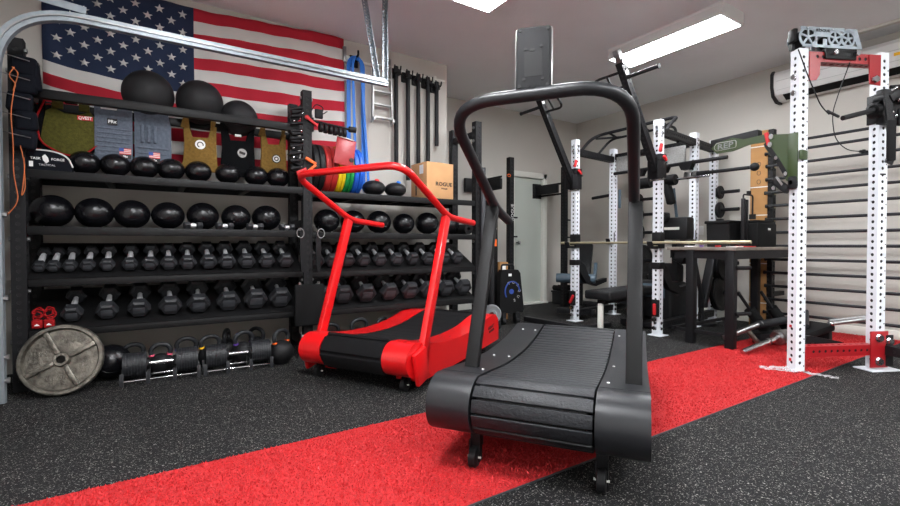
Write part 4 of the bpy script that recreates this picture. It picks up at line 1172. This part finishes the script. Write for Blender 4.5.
# ------------------------------------------------------------------ folding wall rack by the door
for i, (x, y, zt) in enumerate(((4.22, 4.98, 2.19), (5.345, 5.02, 2.165))):
    t = thing('wall_mounted_post', ['black wall mounted rack post left of the pale door', 'black wall mounted rack post right of the pale door'][i], 'post', (x, y, 0))
    perf_obj(zt, 'upright', 'blk', t, w=.076)
    b = B()
    sx_ = -1 if i == 0 else 1
    for z in (1.76, 1.92):
        b.box((-.12 if i == 0 else .0, (YR-y)/2, z), (.012, YR-y-.08, .03))
    b.box((-.10 if i == 0 else -.06, (YR-y)/2+.03, 1.84), (.05, YR-y-.1, .13), bev=.004)
    b.box((-.06 if i == 0 else -.06, YR-y-.02, 1.84), (.3 if i == 0 else .18, .03, .24), bev=.004)
    b.box((-.25 if i == 0 else -.1, YR-y-.06, 1.84), (.3, .05, .20), bev=.004) if i == 0 else None
    b.build('wall_bracket', 'blk', t)
    B().box((0, 0, .004), (.12,.12,.008)).build('foot_plate', 'blk', t)
    b = B()
    for z in (1.35, 1.08):
        b.cyl((.04,0,z), (.13,0,z), .012)
    b.build('pin', 'blk', t)
    if i == 0:
        text('ROGUE', .07, 'wht', t, (0.01, -.040, 1.42), (0,0,1), (-1,0,0))
        B().tube([(-.06+.025*cos(a_), -.045, 1.93+.018*sin(a_)) for a_ in [j*pi/6 for j in range(12)]], .006, 6, closed=True).build('safety_ring', 'org', t)
t = thing('leaning_panel', 'tall black panel with white lettering and an orange sticker right of the shelving', 'panel', (3.56, 4.56, 0), radians(-10))
B().box((0,0,.85), (.14,.10,1.35), bev=.02).build('body', 'blk2', t)
b = B()
for k in range(6): b.box((-.0+(k%2)*.006, -.0515, 1.34-k*.035), (.085,.002,.022))
b.build('printed_text', 'wht', t)
B().box((.03,-.0515,.99), (.03,.002,.09)).build('orange_sticker', 'org', t)
B().box((-.01,-.0515,.99), (.045,.002,.09)).build('white_sticker', 'wht', t)
B().box((0,0,.09), (.22,.22,.18), bev=.01).build('foot', 'blk', t)
t = thing('push_sled', 'black sled stood on end with round blue and white emblem, by the door', 'sled', (3.62, 4.28, 0), radians(-14))
b = B(); b.prism([(-.15,.14),(.15,.14),(.17,.18),(.12,.62),(.09,.66),(-.12,.66),(-.14,.62)], -.05, .05, 'y'); b.build('panel', 'blkmat', t)
b = B(); b.tube([(.01+.095*cos(a_), -.054, .40+.12*sin(a_)) for a_ in [j*pi/16 for j in range(20)]], .008, 6); b.build('emblem_arc', 'bluep', t)
for k, ch in enumerate('TORQUE'):
    a_ = radians(118-k*38); text(ch, .045, 'sign', t, (.01+.095*cos(a_), -.053, .40+.11*sin(a_)), (sin(a_),0,-cos(a_)), (cos(a_),0,sin(a_)), bold=.001)
B().cyl((.0,-.05,.40), (0,-.056,.40), .03).build('emblem_hub', 'bluep', t)
B().box((-.02,-.052,.60), (.04,.004,.03)).build('tag_plate', 'wht', t)
for x in (-.1, .08): 
    f = B().box((x,-.02,.09), (.05,.1,.12), bev=.008).build('wheel_fork', 'blk', t)
    B().cyl((x-.02,-.03,.05), (x+.02,-.03,.05), .05, seg=24).build('wheel', 'rub', f)
B().tube(fillet([(-.1,.02,.6),(-.1,.02,.72),(.06,.02,.72),(.06,.02,.6)], .03), .012).build('handle', 'blk', t)
t = thing('rubber_wheel_stand', 'grey tyred wheel on a black strut beside the end of the shelving', 'wheel', (3.24, 4.14, 0), radians(-40))
B().lathe([(.02,-.02),(.05,-.02),(.055,-.012),(.075,-.014),(.10,-.026),(.108,-.015),(.108,.015),(.10,.026),(.075,.014),(.055,.012),(.05,.02),(.02,.02)], Matrix.Translation((0,0,.17)) @ Matrix.Rotation(pi/2, 4, 'X'), 36).build('tyre', 'greyrub', t)
B().cyl((0,-.035,.17), (0,.035,.17), .03).build('hub', 'chrome', t)
B().box((.0,.04,.45), (.05,.02,.70), rot=(0,.0,0), bev=.005).box((0,.04,.05), (.2,.08,.10), bev=.01).build('strut', 'blk', t)
t = thing('boxed_item', 'small brown box with a label peeking out beside the black sled', 'carton', (3.62, 4.62, 0)); B().box((.14,.0,.37), (.14,.12,.74), bev=.003).build('body', 'card2', t)
B().box((.14,-.061,.66), (.06,.002,.07)).build('shipping_label', 'wht', t)
# low black items right of the door
t = thing('dumbbell_stand', 'low black stand of small gear against the wall right of the door', 'stand', (5.62, 5.30, 0), 0)
B().box((0,0,.20), (.30,.25,.03), bev=.004).box((-.12,0,.1), (.03,.22,.2)).box((.12,0,.1), (.03,.22,.2)).build('frame', 'blk', t)
b = B()
for k in range(3): b.cyl((-.1+k*.1,-.1,.26), (-.1+k*.1,.1,.26), .045)
b.build('rollers', 'blkmat', t)
t = thing('floor_platform_frame', 'low black steel frame lying on the floor in front of the left rack post', 'frame', (3.95, 3.80, 0), ra)
b = B(); b.box((.0,.10,.03), (.06,.9,.06), bev=.004).box((.25,-.33,.03), (.5,.06,.06), bev=.004); b.build('frame', 'blk', t)
t = thing('small_dumbbell', 'tiny black dumbbell lying alone on the floor beside the red deck', 'dumbbell', (3.80, 3.72, 0), .9)
B().cyl((-.07,0,.022), (-.03,0,.022), .022, seg=6).cyl((.03,0,.022), (.07,0,.022), .022, seg=6).cyl((-.04,0,.022), (.04,0,.022), .012).build('body', 'hex', t)

# ------------------------------------------------------------------ wall storage of long bars
t = thing('bar_storage_upright', 'black perforated post holding the left ends of the horizontal bars', 'post', (5.86, 2.40, 0))
perf_obj(2.26, 'upright', 'blk', t, w=.076)
B().box((.18,0,.4), (.28,.05,.05)).box((.18,0,2.0), (.28,.05,.05)).build('wall_arm', 'blk', t)
b = B()
for k in range(14):
    b.cyl((.0,-.04,.19+k*.149), (.0,-.052,.19+k*.149), .010, seg=8)
b.build('brass_bolt', 'gold', t)
t2 = thing('bar_storage_upright', 'black post holding the horizontal bars, beyond the right edge of the photo', 'post', (5.86, .35, 0)); perf_obj(2.26, 'upright', 'blk', t2, w=.076); B().box((.18,0,.4), (.28,.05,.05)).build('wall_arm', 'blk', t2)
pos = ['lowest', 'second lowest', 'third lowest', 'fourth lowest', 'fifth lowest', 'sixth lowest', 'seventh lowest', 'seventh from the top', 'sixth from the top', 'fifth from the top', 'fourth from the top', 'third from the top', 'second from the top', 'topmost']
for k in range(14):
    z = .205+k*.149
    if k == 13: z = 2.085
    if k == 12: z = 1.985
    t = thing('stored_barbell', '%s of the long black bars stored across the back wall' % pos[k], 'barbell', (5.86, 2.425 if k % 3 else 2.435, z), 0, 'bars stored on the back wall')
    L = 2.2
    B().cyl((-.055,0,0), (-.055,-L,0), .0155, seg=12).build('shaft', 'char', t)
    B().cyl((-.055,.0,0), (-.055,-.012,0), .021, seg=12).build('end_cap', 'blk', t)
    b = B()
    for y in (-.06, -2.11): b.box((-.052,y,-.024), (.04,.03,.012)).box((-.076,y,-.015), (.006,.03,.03))
    b.build('rest', 'blk', t)
# tall cartons
t = thing('tall_carton', 'tall brown strapped carton standing upright behind the bench table', 'carton', (5.90, 2.51, 0), radians(8))
B().box((0,0,1.13), (.20,.17,2.26), bev=.004).build('body', 'card2', t)
b = B()
for z in (.30,.75,1.30,1.62,2.08): b.box((0,0,z), (.204,.174,.010))
b.build('packing_strap', 'flagw', t)
b = B()
for z in (1.88, 1.78, 1.68): b.tube([(-.1015, .0+.018*cos(a_), z+.025*sin(a_)) for a_ in [j*pi/5 for j in range(10)]], .003, 5, closed=True)
b.build('printed_mark', 'ink', t)

# ------------------------------------------------------------------ bench table
t = thing('work_table', 'black steel work table with a worn top behind the large white post', 'table', (5.10, 2.40, 0))
B().box((0,0,.925), (1.42,.66,.03), bev=.004).build('table_top', 'wood', t)
b = B(); b.box((0,-.29,.87), (1.36,.04,.08)).box((0,.29,.87), (1.36,.04,.08)).box((-.66,0,.87), (.04,.58,.08)).box((.66,0,.87), (.04,.58,.08)).box((0,.29,.12), (1.34,.03,.03)).box((-.66,0,.12), (.03,.5,.03)); b.build('apron', 'blk', t)
for x in (-.66, .66):
    for y in (-.27, .10): B().box((x,y,.455), (.075,.075,.91), bev=.004).build('leg', 'blk', t)
b = B()
for z in (.75, .33): b.cyl((-.66,-.31,z), (-.50,-.36,z), .018)
b.build('side_peg', 'blk', t)
t = thing('storage_tub', 'grey black lidded plastic tub on the left part of the work table', 'tub', (4.91, 2.42, .94))
B().prism([(-.13,0),(.13,0),(.15,.24),(-.15,.24)], -.11, .11, 'y').build('body', 'pad', t); B().box((0,0,.25), (.33,.25,.03), bev=.008).box((-.1,-.0,.275), (.06,.05,.02), bev=.004).build('lid', 'blkmat', t)
t = thing('tool_case', 'black tool case with a small pale badge on the right of the work table', 'case', (5.20, 2.26, .94))
B().box((0,0,.12), (.40,.22,.24), bev=.015, seg=3).box((0,-.01,.255), (.34,.16,.03), bev=.01).build('body', 'blkmat', t); B().box((.03,-.112,.18), (.05,.004,.02)).build('badge', 'wht', t)
t = thing('clamp_tower', 'upright black frame with a bent handle standing between tub and case', 'tool', (4.92, 2.24, .94))
B().box((-.03,0,.24), (.03,.03,.48), bev=.003).box((.03,0,.24), (.03,.03,.46), bev=.003).box((0,0,.012), (.14,.08,.024), bev=.003).build('column', 'blk', t)
B().tube(fillet([(-.03,0,.47),(-.03,0,.52),(.16,0,.52),(.16,0,.30)], .03), .008).build('handle', 'blk', t)
B().cyl((.08,0,.52), (.08,0,.56), .02).cyl((.16,0,.28), (.16,0,.33), .03).build('knob', 'blk', t)
b = B(); b.cyl((0,0,0), (0,0,.05), .018).cyl((0,0,.05), (0,0,.07), .010); o = b.build('spray_bottle', 'pen', None, loc=(4.47, 2.42, .94)); tag(o, 'little lilac bottle near the left edge of the work table', 'bottle')
o = B().box((0,0,.006), (.12,.08,.012), bev=.003).build('paper_stack', 'wht', None, loc=(4.44, 2.50, .94)); tag(o, 'white papers at the far left corner of the work table', 'paper')
o = B().box((0,0,.008), (.06,.03,.016), bev=.004).build('red_marker', 'redp', None, loc=(4.50, 2.28, .94)); tag(o, 'small red object on the left end of the work table', 'marker')
o = B().box((0,0,.005), (.20,.10,.010), bev=.002).build('red_folder', 'redp', None, loc=(4.72, 2.14, .94)); tag(o, 'flat red folder on the table in front of the tub', 'folder')
o = B().box((0,0,.004), (.16,.10,.008), bev=.002).build('white_sheet', 'wht', None, loc=(4.58, 2.16, .94)); tag(o, 'white sheet on the front left of the work table', 'paper')
# pedestal under/behind the table
t = thing('swivel_stool_base', 'dark V shaped stand with a round base behind the work table legs', 'stand', (5.55, 3.0, 0))
B().cyl((0,0,0), (0,0,.03), .17, seg=32).cyl((0,0,.03), (0,0,.25), .03).build('base', 'blk', t)
B().box((-.12,0,.50), (.06,.10,.62), rot=(0,-.35,0), bev=.01).box((.12,0,.50), (.06,.10,.62), rot=(0,.35,0), bev=.01).build('arm', 'char', t)

# ------------------------------------------------------------------ air conditioner
t = thing('air_conditioner', 'long white wall air conditioner behind the red crossbeam', 'air conditioner', (XB, 1.90, 2.64))
b = B(); b.prism([(0,0),(-.10,0),(-.20,.05),(-.235,.14),(-.235,.27),(-.21,.31),(0,.31)], -.62, .55, 'y'); b.build('housing', 'acw', t, 25)
B().box((-.155,-.03,.02), (.10,1.0,.008), rot=(0,radians(26),0)).build('louver', 'blkmat', t)
B().prism([(0,-.02),(-.12,-.02),(-.22,.04),(-.25,.14),(-.25,.29),(-.21,.33),(-.18,.29),(-.21,.14),(-.16,.05),(0,.02)], .55, .58, 'y').build('end_frame', 'blk', t)
b = B(); b.box((-.238,-.03,.20), (.004,1.1,.006)).box((-.225,-.03,.10), (.004,1.1,.005)); b.build('trim_line', 'alu', t)
B().box((-.236,-.50,.16), (.006,.05,.03)).build('sticker', 'yel', t)
# ------------------------------------------------------------------ right front rig
A = Vector((4.085, 1.49, 0)); qa = radians(-26)
U_ = Vector((cos(qa), sin(qa), 0)); V_ = Vector((-sin(qa), cos(qa), 0))
def q(u, v, z): return A + U_*u + V_*v + Vector((0,0,z))
rg = thing('cable_rig', 'tall white two post rig with red crossbeams at the right of the photo', 'rig', tuple(A), qa)
L1 = 2.415; DB = .68
def local(o): return o
p0 = perf_obj(L1, 'upright', 'white', rg); p0.location = (0,0,.008)
p1 = p0.copy(); COL.objects.link(p1); p1.parent = rg; p1.location = (DB,0,.008)
b = B(); b.box((.0,-.01,.004), (.15,.13,.008), bev=.001); b.build('foot_plate', 'white', rg)
b = B(); b.box((DB,-.02,.004), (.26,.15,.008), bev=.001); b.build('foot_plate', 'white', rg)
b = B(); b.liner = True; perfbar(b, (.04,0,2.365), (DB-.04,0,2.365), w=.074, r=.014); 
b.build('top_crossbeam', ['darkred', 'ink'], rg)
b = B(); b.prism([(.04,2.40),(.13,2.33),(.125,2.23),(.10,2.19),(.04,2.18)], -.045, -.035, 'y'); b.prism([(DB-.04,2.40),(DB-.14,2.40),(DB-.13,2.18),(DB-.04,2.17)], -.045, -.035, 'y'); b.build('gusset', 'darkred', rg)
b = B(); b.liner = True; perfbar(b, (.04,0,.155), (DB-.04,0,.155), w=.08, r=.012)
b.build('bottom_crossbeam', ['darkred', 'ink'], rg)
b = B(); b.box((DB-.02,-.047,.16), (.15,.012,.28), bev=.004); b.build('bottom_gusset', 'darkred', rg)
b = B(); b.box((DB+.065,-.048,.15), (.07,.012,.24), bev=.004).box((DB+.045,-.0,.15), (.012,.09,.24)); b.build('side_bracket', 'blk', rg)
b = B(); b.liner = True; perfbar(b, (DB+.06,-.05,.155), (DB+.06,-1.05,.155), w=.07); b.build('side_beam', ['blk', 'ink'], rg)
b = B(); b.prism([(.06,.12),(.14,.17),(.22,.24),(.25,.24),(.50,.19),(.64,.15),(.64,.12),(.5,.14),(.25,.19),(.12,.12)], .12, .16, 'y'); b.build('rear_brace', 'blk', rg)
b = B()
for (x, z) in ((DB-.03,.25),(DB-.03,.07),(DB+.06,.22)): b.cyl((x,-.06,z), (x,-.075,z), .026, seg=6).cyl((x,-.053,z), (x,-.06,z), .032)
for z in (2.22, 2.10): b.cyl((-.02*0-.045, -.0, z), (-.055, 0, z), .022, seg=6)
for (x, z) in ((DB-.10, 2.21),): b.cyl((x,-.045,z), (x,-.07,z), .026, seg=6)
b.build('hex_bolt', 'chrome', rg)
# stamped numbers beside the holes
b = B()
for x0 in (0, DB):
    for k in range(0, 46, 2):
        b.box((x0+.030, -.0388, .05+k*.0508), (.008, .0006, .010))
b.build('numbering', 'ink', rg)
B().box((DB+.0,-.039,1.50), (.05,.0008,.012)).build('stamped_name', 'ink', rg)
b = B(); b.box((-.039, .008, .09), (.001, .022, .022), bev=0).box((-.039, .008, .345), (.001, .022, .02)); b.build('warning_sticker', 'redp', rg)
# trolley
t = trol = thing('cable_trolley', 'silver pulley trolley with spoked cutouts sitting on the red top crossbeam', 'trolley', tuple(q(.03, 0, 2.405)), qa)
TS = .80
def cutplate(y):
    b = B()
    # plate outline with openings made from strips
    x0, x1, z0, z1 = -.09, .52, .03, .215
    b.box(((x0+x1-.05)/2, y, z1-.015), (x1-x0-.05, .006, .03)); b.box(((x0+x1)/2+.02, y, z0+.012), (x1-x0-.0, .006, .024))
    b.prism([(x1-.08, z1), (x1-.03, z1-.0), (x1+.03, z0), (x1-.02, z0), ], y-.003, y+.003, 'y')
    b.box((.125, y, .165), (.17, .006, .075)); b.box((.16, y, .07), (.04, .006, .08)) 
    b.box((.065, y, .12), (.016, .006, .19))
    for cx, R1 in ((-.015, .085), (.265, .068), (.40, .068)):
        n = 32
        b.sweep([(cx+(R1)*cos(2*pi*i/n), y, .12+(R1)*sin(2*pi*i/n)) for i in range(n)], [(-.010,-.003),(.010,-.003),(.010,.003),(-.010,.003)], closed=True, up=(0,1,0)) if False else \
        b.lathe([(R1-.012,-.003),(R1+.010,-.003),(R1+.010,.003),(R1-.012,.003),(R1-.012,-.003)], Matrix.Translation((cx, y, .12)) @ Matrix.Rotation(pi/2, 4, 'X'), 32)
        for k in range(5):
            a_ = pi/2+k*2*pi/5
            b.box((cx+cos(a_)*R1*.5, y, .12+sin(a_)*R1*.5), (R1*.95, .006, .017), rot=(0,-a_,0))
        b.cyl((cx,y-.004,.12), (cx,y+.004,.12), .018)
    return b
cutplate(-.05).build('face_plate', 'galv', t); cutplate(.05).build('face_plate', 'galv', t)
text('ROGUE', .034, 'ink', t, (.135, -.0545, .182), (1,0,0), (0,0,1), sx=1.3, bold=.0008)
b = B()
for cx, R1 in ((-.015, .078), (.265, .062), (.40, .062)): b.cyl((cx,-.044,.12), (cx,.044,.12), R1, seg=28)
b.build('pulley', 'blkmat', t)
b = B(); b.box((.33,-.047,-.028), (.32,.014,.085), bev=.003).box((.33,.047,-.028), (.32,.014,.085), bev=.003).box((.33,0,.02), (.32,.11,.012)); b.build('saddle', 'pad', t)
b = B()
for x in (.24, .47): b.cyl((x,-.055,-.02), (x,-.085,-.02), .024, seg=6)
for x in (-.03,.10,.23,.36): b.cyl((x,-.06,.20), (x,-.052,.20), .008, seg=8)
b.build('bolt', 'chrome', t)
b = B(); b.box((-.11,0,.15), (.04,.06,.12), bev=.01).box((-.12,0,.04), (.03,.03,.06)); b.build('cable_guide', 'blk', t)
trol.scale = (TS, 1, TS)
# cables
cb = B()
cb.tube(fillet([q(-.07,-.06,2.40), q(-.01,-.09,2.18), q(.08,-.10,1.98), q(.15,-.10,1.92)], .08), .0045, 8)
cb.tube(fillet([q(.36,-.06,2.33), q(.25,-.09,2.12), q(.17,-.10,1.92), q(.20,-.10,1.74), q(.30,-.10,1.66), q(.42,-.10,1.655)], .08), .0035, 8)
tag(cb.build('pull_cable', 'blk', None), 'thin black cable looping down between the two tall white posts', 'cable')
t = thing('cable_hook', 'short black hook bar where the two cables meet', 'hook', tuple(q(.18, -.10, 1.925)), qa)
B().box((0,0,0), (.11,.015,.018), rot=(0, radians(22), 0), bev=.004).build('hook', 'blk', t)
t = thing('cable_stopper', 'small black rubber stopper at the end of the hanging cable', 'stopper', tuple(q(.44, -.10, 1.655)), qa)
B().cyl((-.03,0,0), (.03,0,0), .010).box((0,0,0), (.02,.02,.03), bev=.004).build('stopper', 'blkmat', t)
# black lever mechanism on right post
t = thing('lever_machine_arm', 'black lever mechanism with knobs clamped high on the right white post', 'machine arm', tuple(q(DB, 0, 1.92)), qa)
b = B(); b.box((.02,-.07,.08), (.20,.06,.26), bev=.012).box((-.02,-.12,.15), (.14,.08,.06), rot=(0,-.5,0), bev=.01).box((.10,-.09,.0), (.12,.05,.12), bev=.01).cyl((-.08,-.10,.06), (-.08,-.02,.06), .06).cyl((-.06,-.14,.14), (-.06,-.04,.14), .04).box((0,0,.08), (.10,.10,.22), bev=.004); b.build('carriage', 'blk', t)
b = B(); b.cyl((.05,-.10,.12), (.75,-.35,.24), .026).cyl((.05,-.10,.0), (.75,-.30,.02), .02).cyl((-.02,-.10,.22), (.75,-.28,.26), .014); b.build('lever', 'blk', t)
b = B(); b.cyl((-.12,-.10,.055), (-.44,-.12,-.03), .018); b.build('guide_rod', 'blk', t)
B().cyl((-.12,-.10,.055), (-.165,-.103,.043), .038).build('rod_collar', 'blkmat', t)
b = B(); b.ball((.02,-.13,.12), .022, u=12, v=8).ball((.0,-.125,.0), .012, u=10, v=6).ball((-.06,-.145,.02), .014, u=10, v=6); b.cyl((-.05,-.10,.17), (.0,-.13,.21), .01); b.build('chrome_knob', 'chrome', t)
B().box((.12,-.104,.22), (.09,.006,.022)).box((.12,-.118,.03), (.09,.004,.018)).build('red_label', 'redp', t); B().box((.15,-.1205,.03), (.04,.002,.010)).build('label_text', 'wht', t)
b = B(); b.sweep(fillet([(-.10,-.14,.18),(-.085,-.155,-.05),(-.07,-.155,-.30),(-.09,-.15,-.36)], .08), [(-.03,-.006),(.03,-.006),(.03,.006),(-.03,.006)], up=(0,1,0)); b.build('strap', 'pad', t)
b = B(); b.box((-.075,-.155,-.19), (.07,.02,.30), bev=.008); b.build('strap_sleeve', 'blkmat', t)
# green arm attached to post A
t = thing('green_pad_arm', 'army green arm with red pin and grey pad on the left white post', 'machine arm', (A.x, A.y, 1.45), 0); t.scale = (1, .72, 1); t.location.z = 1.43
mA = Matrix.Rotation(radians(-10), 4, 'Z')
b = B(); b.prism([(.03,.0),(.05,.36),(.07,.37),(.20,.385),(.27,.36),(.29,.30),(.12,.10),(.08,.02)], -.055, -.045, 'x'); b.prism([(.03,.0),(.05,.36),(.07,.37),(.20,.385),(.27,.36),(.29,.30),(.12,.10),(.08,.02)], .045, .055, 'x'); b.box((-.055,.02,.19), (.012,.09,.36), bev=.003); b.box((-.02,-.055,.20), (.10,.03,.07), bev=.003); b.build('clamp_plate', 'green', t)
b = B(); b.prism([(.26,.34),(.26,.40),(.50,.39),(.62,.42),(.80,.40),(.86,.36),(.80,.31),(.62,.31),(.45,.34)], -.05, -.03, 'x'); b.build('swing_arm', 'green', t)
b = B(); b.box((0,.62,.40), (.08,.52,.09), rot=(radians(-2),0,0), bev=.012); b.build('pad', 'pad', t)
text('REP', .062, 'greyrub', t, (-.0512, .70, .362), (0,-1,.03), (0,0,1), sx=1.8, bold=.001)
b = B(); b.tube(fillet([(-.052,.58,.335),(-.052,.58,.395),(-.052,.80,.395),(-.052,.83,.36),(-.052,.80,.33)], .02, closed=True), .003, 6, closed=True); b.build('badge_outline', 'alu', t)
b = B(); b.box((-.05,.26,.36), (.03,.035,.10), rot=(radians(-15),0,0), bev=.005); b.build('release_pin', 'redp', t)
b = B(); b.sweep([(-.03,.28,.33),(-.03,.16,.18),(-.03,.07,.05)], [(-.028,-.02),(.028,-.02),(.028,.02),(-.028,.02)]); b.box((-.03,.14,-.01), (.07,.16,.06), rot=(radians(35),0,0), bev=.01); b.box((-.03,.02,.0), (.08,.09,.10), bev=.02); b.build('lower_arm', 'blk', t)
b = B(); b.cyl((-.07,.17,.20), (-.055,.17,.20), .016).cyl((-.07,.08,.07), (-.055,.08,.07), .016).cyl((-.07,.03,.0), (-.06,.03,.0), .016).cyl((-.07,.19,-.03), (-.06,.19,-.03), .016).box((-.075,.13,.02), (.006,.09,.02), rot=(radians(50),0,0)); b.build('bolt', 'chrome', t)
B().cyl((-.07,.22,.37), (-.06,.22,.37), .02).cyl((-.07,.23,.31), (-.06,.23,.31), .02).build('washer', 'steel', t)
# lever bar with black ball end
t = thing('lever_bar', 'slim black bar with a ball end pointing from the rack to the cartons', 'lever', (5.42, 3.02, 1.80), 0)
B().cyl((-.05,.0,.0), (-.12,-.68,-.02), .02).ball((-.125,-.70,-.02), .045).cyl((-.05,.0,.0), (-.07,-.2,-.008), .028).build('bar', 'blk', t)
B().box((-.04,.05,-.01), (.09,.10,.09), bev=.02).cyl((-.05,-.02,-.01), (-.05,-.06,-.01), .045).build('joint', 'steel', t)

# ------------------------------------------------------------------ gear on the floor at the right
t = thing('loading_sleeve_bar', 'short chrome barbell end lying on the turf beside the tall white post', 'barbell', (4.29, 1.955, .03), 0)
B().cyl((0,0,0), (.37,-.105,.095), .026, seg=20).cyl((-.004,.001,-.001), (0,0,0), .020, seg=20).build('sleeve', 'chrome', t)
B().cyl((.37,-.105,.095), (.40,-.113,.103), .058, seg=24).cyl((.40,-.113,.103), (.50,-.135,.12), .068, .05, seg=24).cyl((.28,-.08,.072), (.29,-.083,.0745), .03).build('collar', 'steel', t)
B().cyl((.50,-.135,.12), (.95,-.2,.10), .02).build('shaft', 'char', t)
t = thing('dark_steel_bar', 'dark worn steel bar end propped above the turf by the table leg', 'barbell', (4.42, 2.18, .10), 0)
B().cyl((0,0,0), (.34,-.17,.13), .026).build('sleeve', 'steel', t); B().cyl((.30,-.15,.115), (.75,-.25,.14), .036).build('shaft', 'char', t)
B().tube(fillet([(.22,-.10,.07),(.26,-.16,-.03),(.36,-.16,-.075),(.55,-.2,-.05)], .05), .022).build('hook', 'iron', t)
t = thing('padded_yoke', 'black frame with two foam covered handles lying by the tall white post', 'frame', (4.95, 1.98, 0), 0)
for dx, dy in ((-.10,.18), (.18,.10)):
    B().cyl((dx+.12,dy-.12,.10), (dx,dy,.34), .048, seg=20).build('foam_grip', 'blkmat', t); B().cyl((dx+.03,dy-.03,.28), (dx-.09,dy+.06,.50), .015).build('handle', 'blk', t)
B().box((.15,-.03,.08), (.7,.10,.10), rot=(0,0,-.3), bev=.01).box((.45,-.02,.05), (.10,.35,.10), bev=.01).build('frame', 'blk', t)
t = thing('low_pad_bench', 'low black padded frame with grey bars seen between the two white posts', 'bench', (5.10, 1.76, 0), radians(-10))
B().box((0,0,.17), (.42,.22,.07), rot=(0,radians(-8),0), bev=.02).build('pad', 'blkmat', t)
B().cyl((-.1,-.04,.22), (.32,.20,.30), .018).build('tube', 'char', t)
b = B(); b.cyl((.15,-.08,.23), (.42,-.30,.30), .020).cyl((.27,-.02,.24), (.5,-.25,.31), .016); b.build('grey_bar', 'steel', t)
B().box((-.12,0,.07), (.05,.2,.14), bev=.004).box((.15,0,.08), (.05,.2,.16), bev=.004).build('leg', 'blk', t); B().ball((.16,-.1,.235), .022).build('bolt', 'chrome', t)
# crumpled film at the post foot
b = B(); rg2 = random.Random(11)
def film(p0, p1, w, n=14):
    p0, p1 = Vector(p0), Vector(p1); d = (p1-p0).normalized(); s_ = Vector((-d.y, d.x, 0)); rows = []
    for i in range(n+1):
        c = p0.lerp(p1, i/n)
        rows.append([b.bm.verts.new(c + s_*(j-2)*w/4*(1-.5*abs(i/n-.5)) + Vector((0,0,.012+rg2.uniform(0,.016)))) for j in range(5)])
    for A_, B_ in zip(rows, rows[1:]):
        for j in range(4): b.bm.faces.new((A_[j], A_[j+1], B_[j+1], B_[j]))
film((3.90, 1.66, .003), (4.02, 1.46, .003), .10); film((4.02, 1.42, .0), (4.06, 1.22, .0), .06); film((3.95,1.60,.006), (4.06,1.52,.006), .08)
o = b.build('clear_plastic_film', 'film', None, 15); tag(o, 'crumpled clear plastic film around the foot of the tall left white post', 'plastic film')

SPLIT = {'grey_bar', 'knob', 'apron', 'leg', 'gusset', 'post', 'hex_bolt', 'bolt', 'pulley', 'roller_bolt', 'brass_bolt', 'deck_screw', 'screw', 'side_peg', 'foam', 'wheel', 'numberingx', 'washer', 'rest', 'emblem', 'colour_ring', 'red_strap', 'grip_end', 'rollers', 'pin', 'shoulder_strap', 'foot', 'red_label', 'pivot_pin', 'collar', 'pin_heads', 'warning_sticker', 'rail', 'sleeve', 'end_cap', 'clamp_plate', 'lever', 'release_tab', 'side_brace', 'pouch', 'orange_sticker', 'chrome_knob', 'packing_strap', 'printed_mark', 'housing'}
for o in [o for o in list(COL.objects) if o.type == 'MESH' and o.parent is not None and o.name.split('.')[0] in SPLIT and o.data.users == 1]:
    split_loose(o)
# ------------------------------------------------------------------ camera, world, view
cam = bpy.data.cameras.new('camera'); co = bpy.data.objects.new('camera', cam); COL.objects.link(co)
co.location = (0, 0, .96)
az, pt = radians(32.8), radians(1.0)
co.rotation_euler = Euler((pi/2-pt, 0, -az))
cam.sensor_width = 36; cam.lens = 458/900*36; cam.clip_start = .05; cam.clip_end = 50
SC.camera = co
w = bpy.data.worlds.new('world'); SC.world = w; w.use_nodes = True
w.node_tree.nodes['Background'].inputs['Color'].default_value = (.6, .65, .75, 1); w.node_tree.nodes['Background'].inputs['Strength'].default_value = .3
SC.view_settings.view_transform = 'Standard'; SC.view_settings.look = 'None'
SC.view_settings.gamma = 1; SC.view_settings.exposure = 0.24
SC.view_settings.use_curve_mapping = False
SC.cycles.max_bounces = 8; SC.cycles.diffuse_bounces = 5
SC.cycles.use_denoising = True
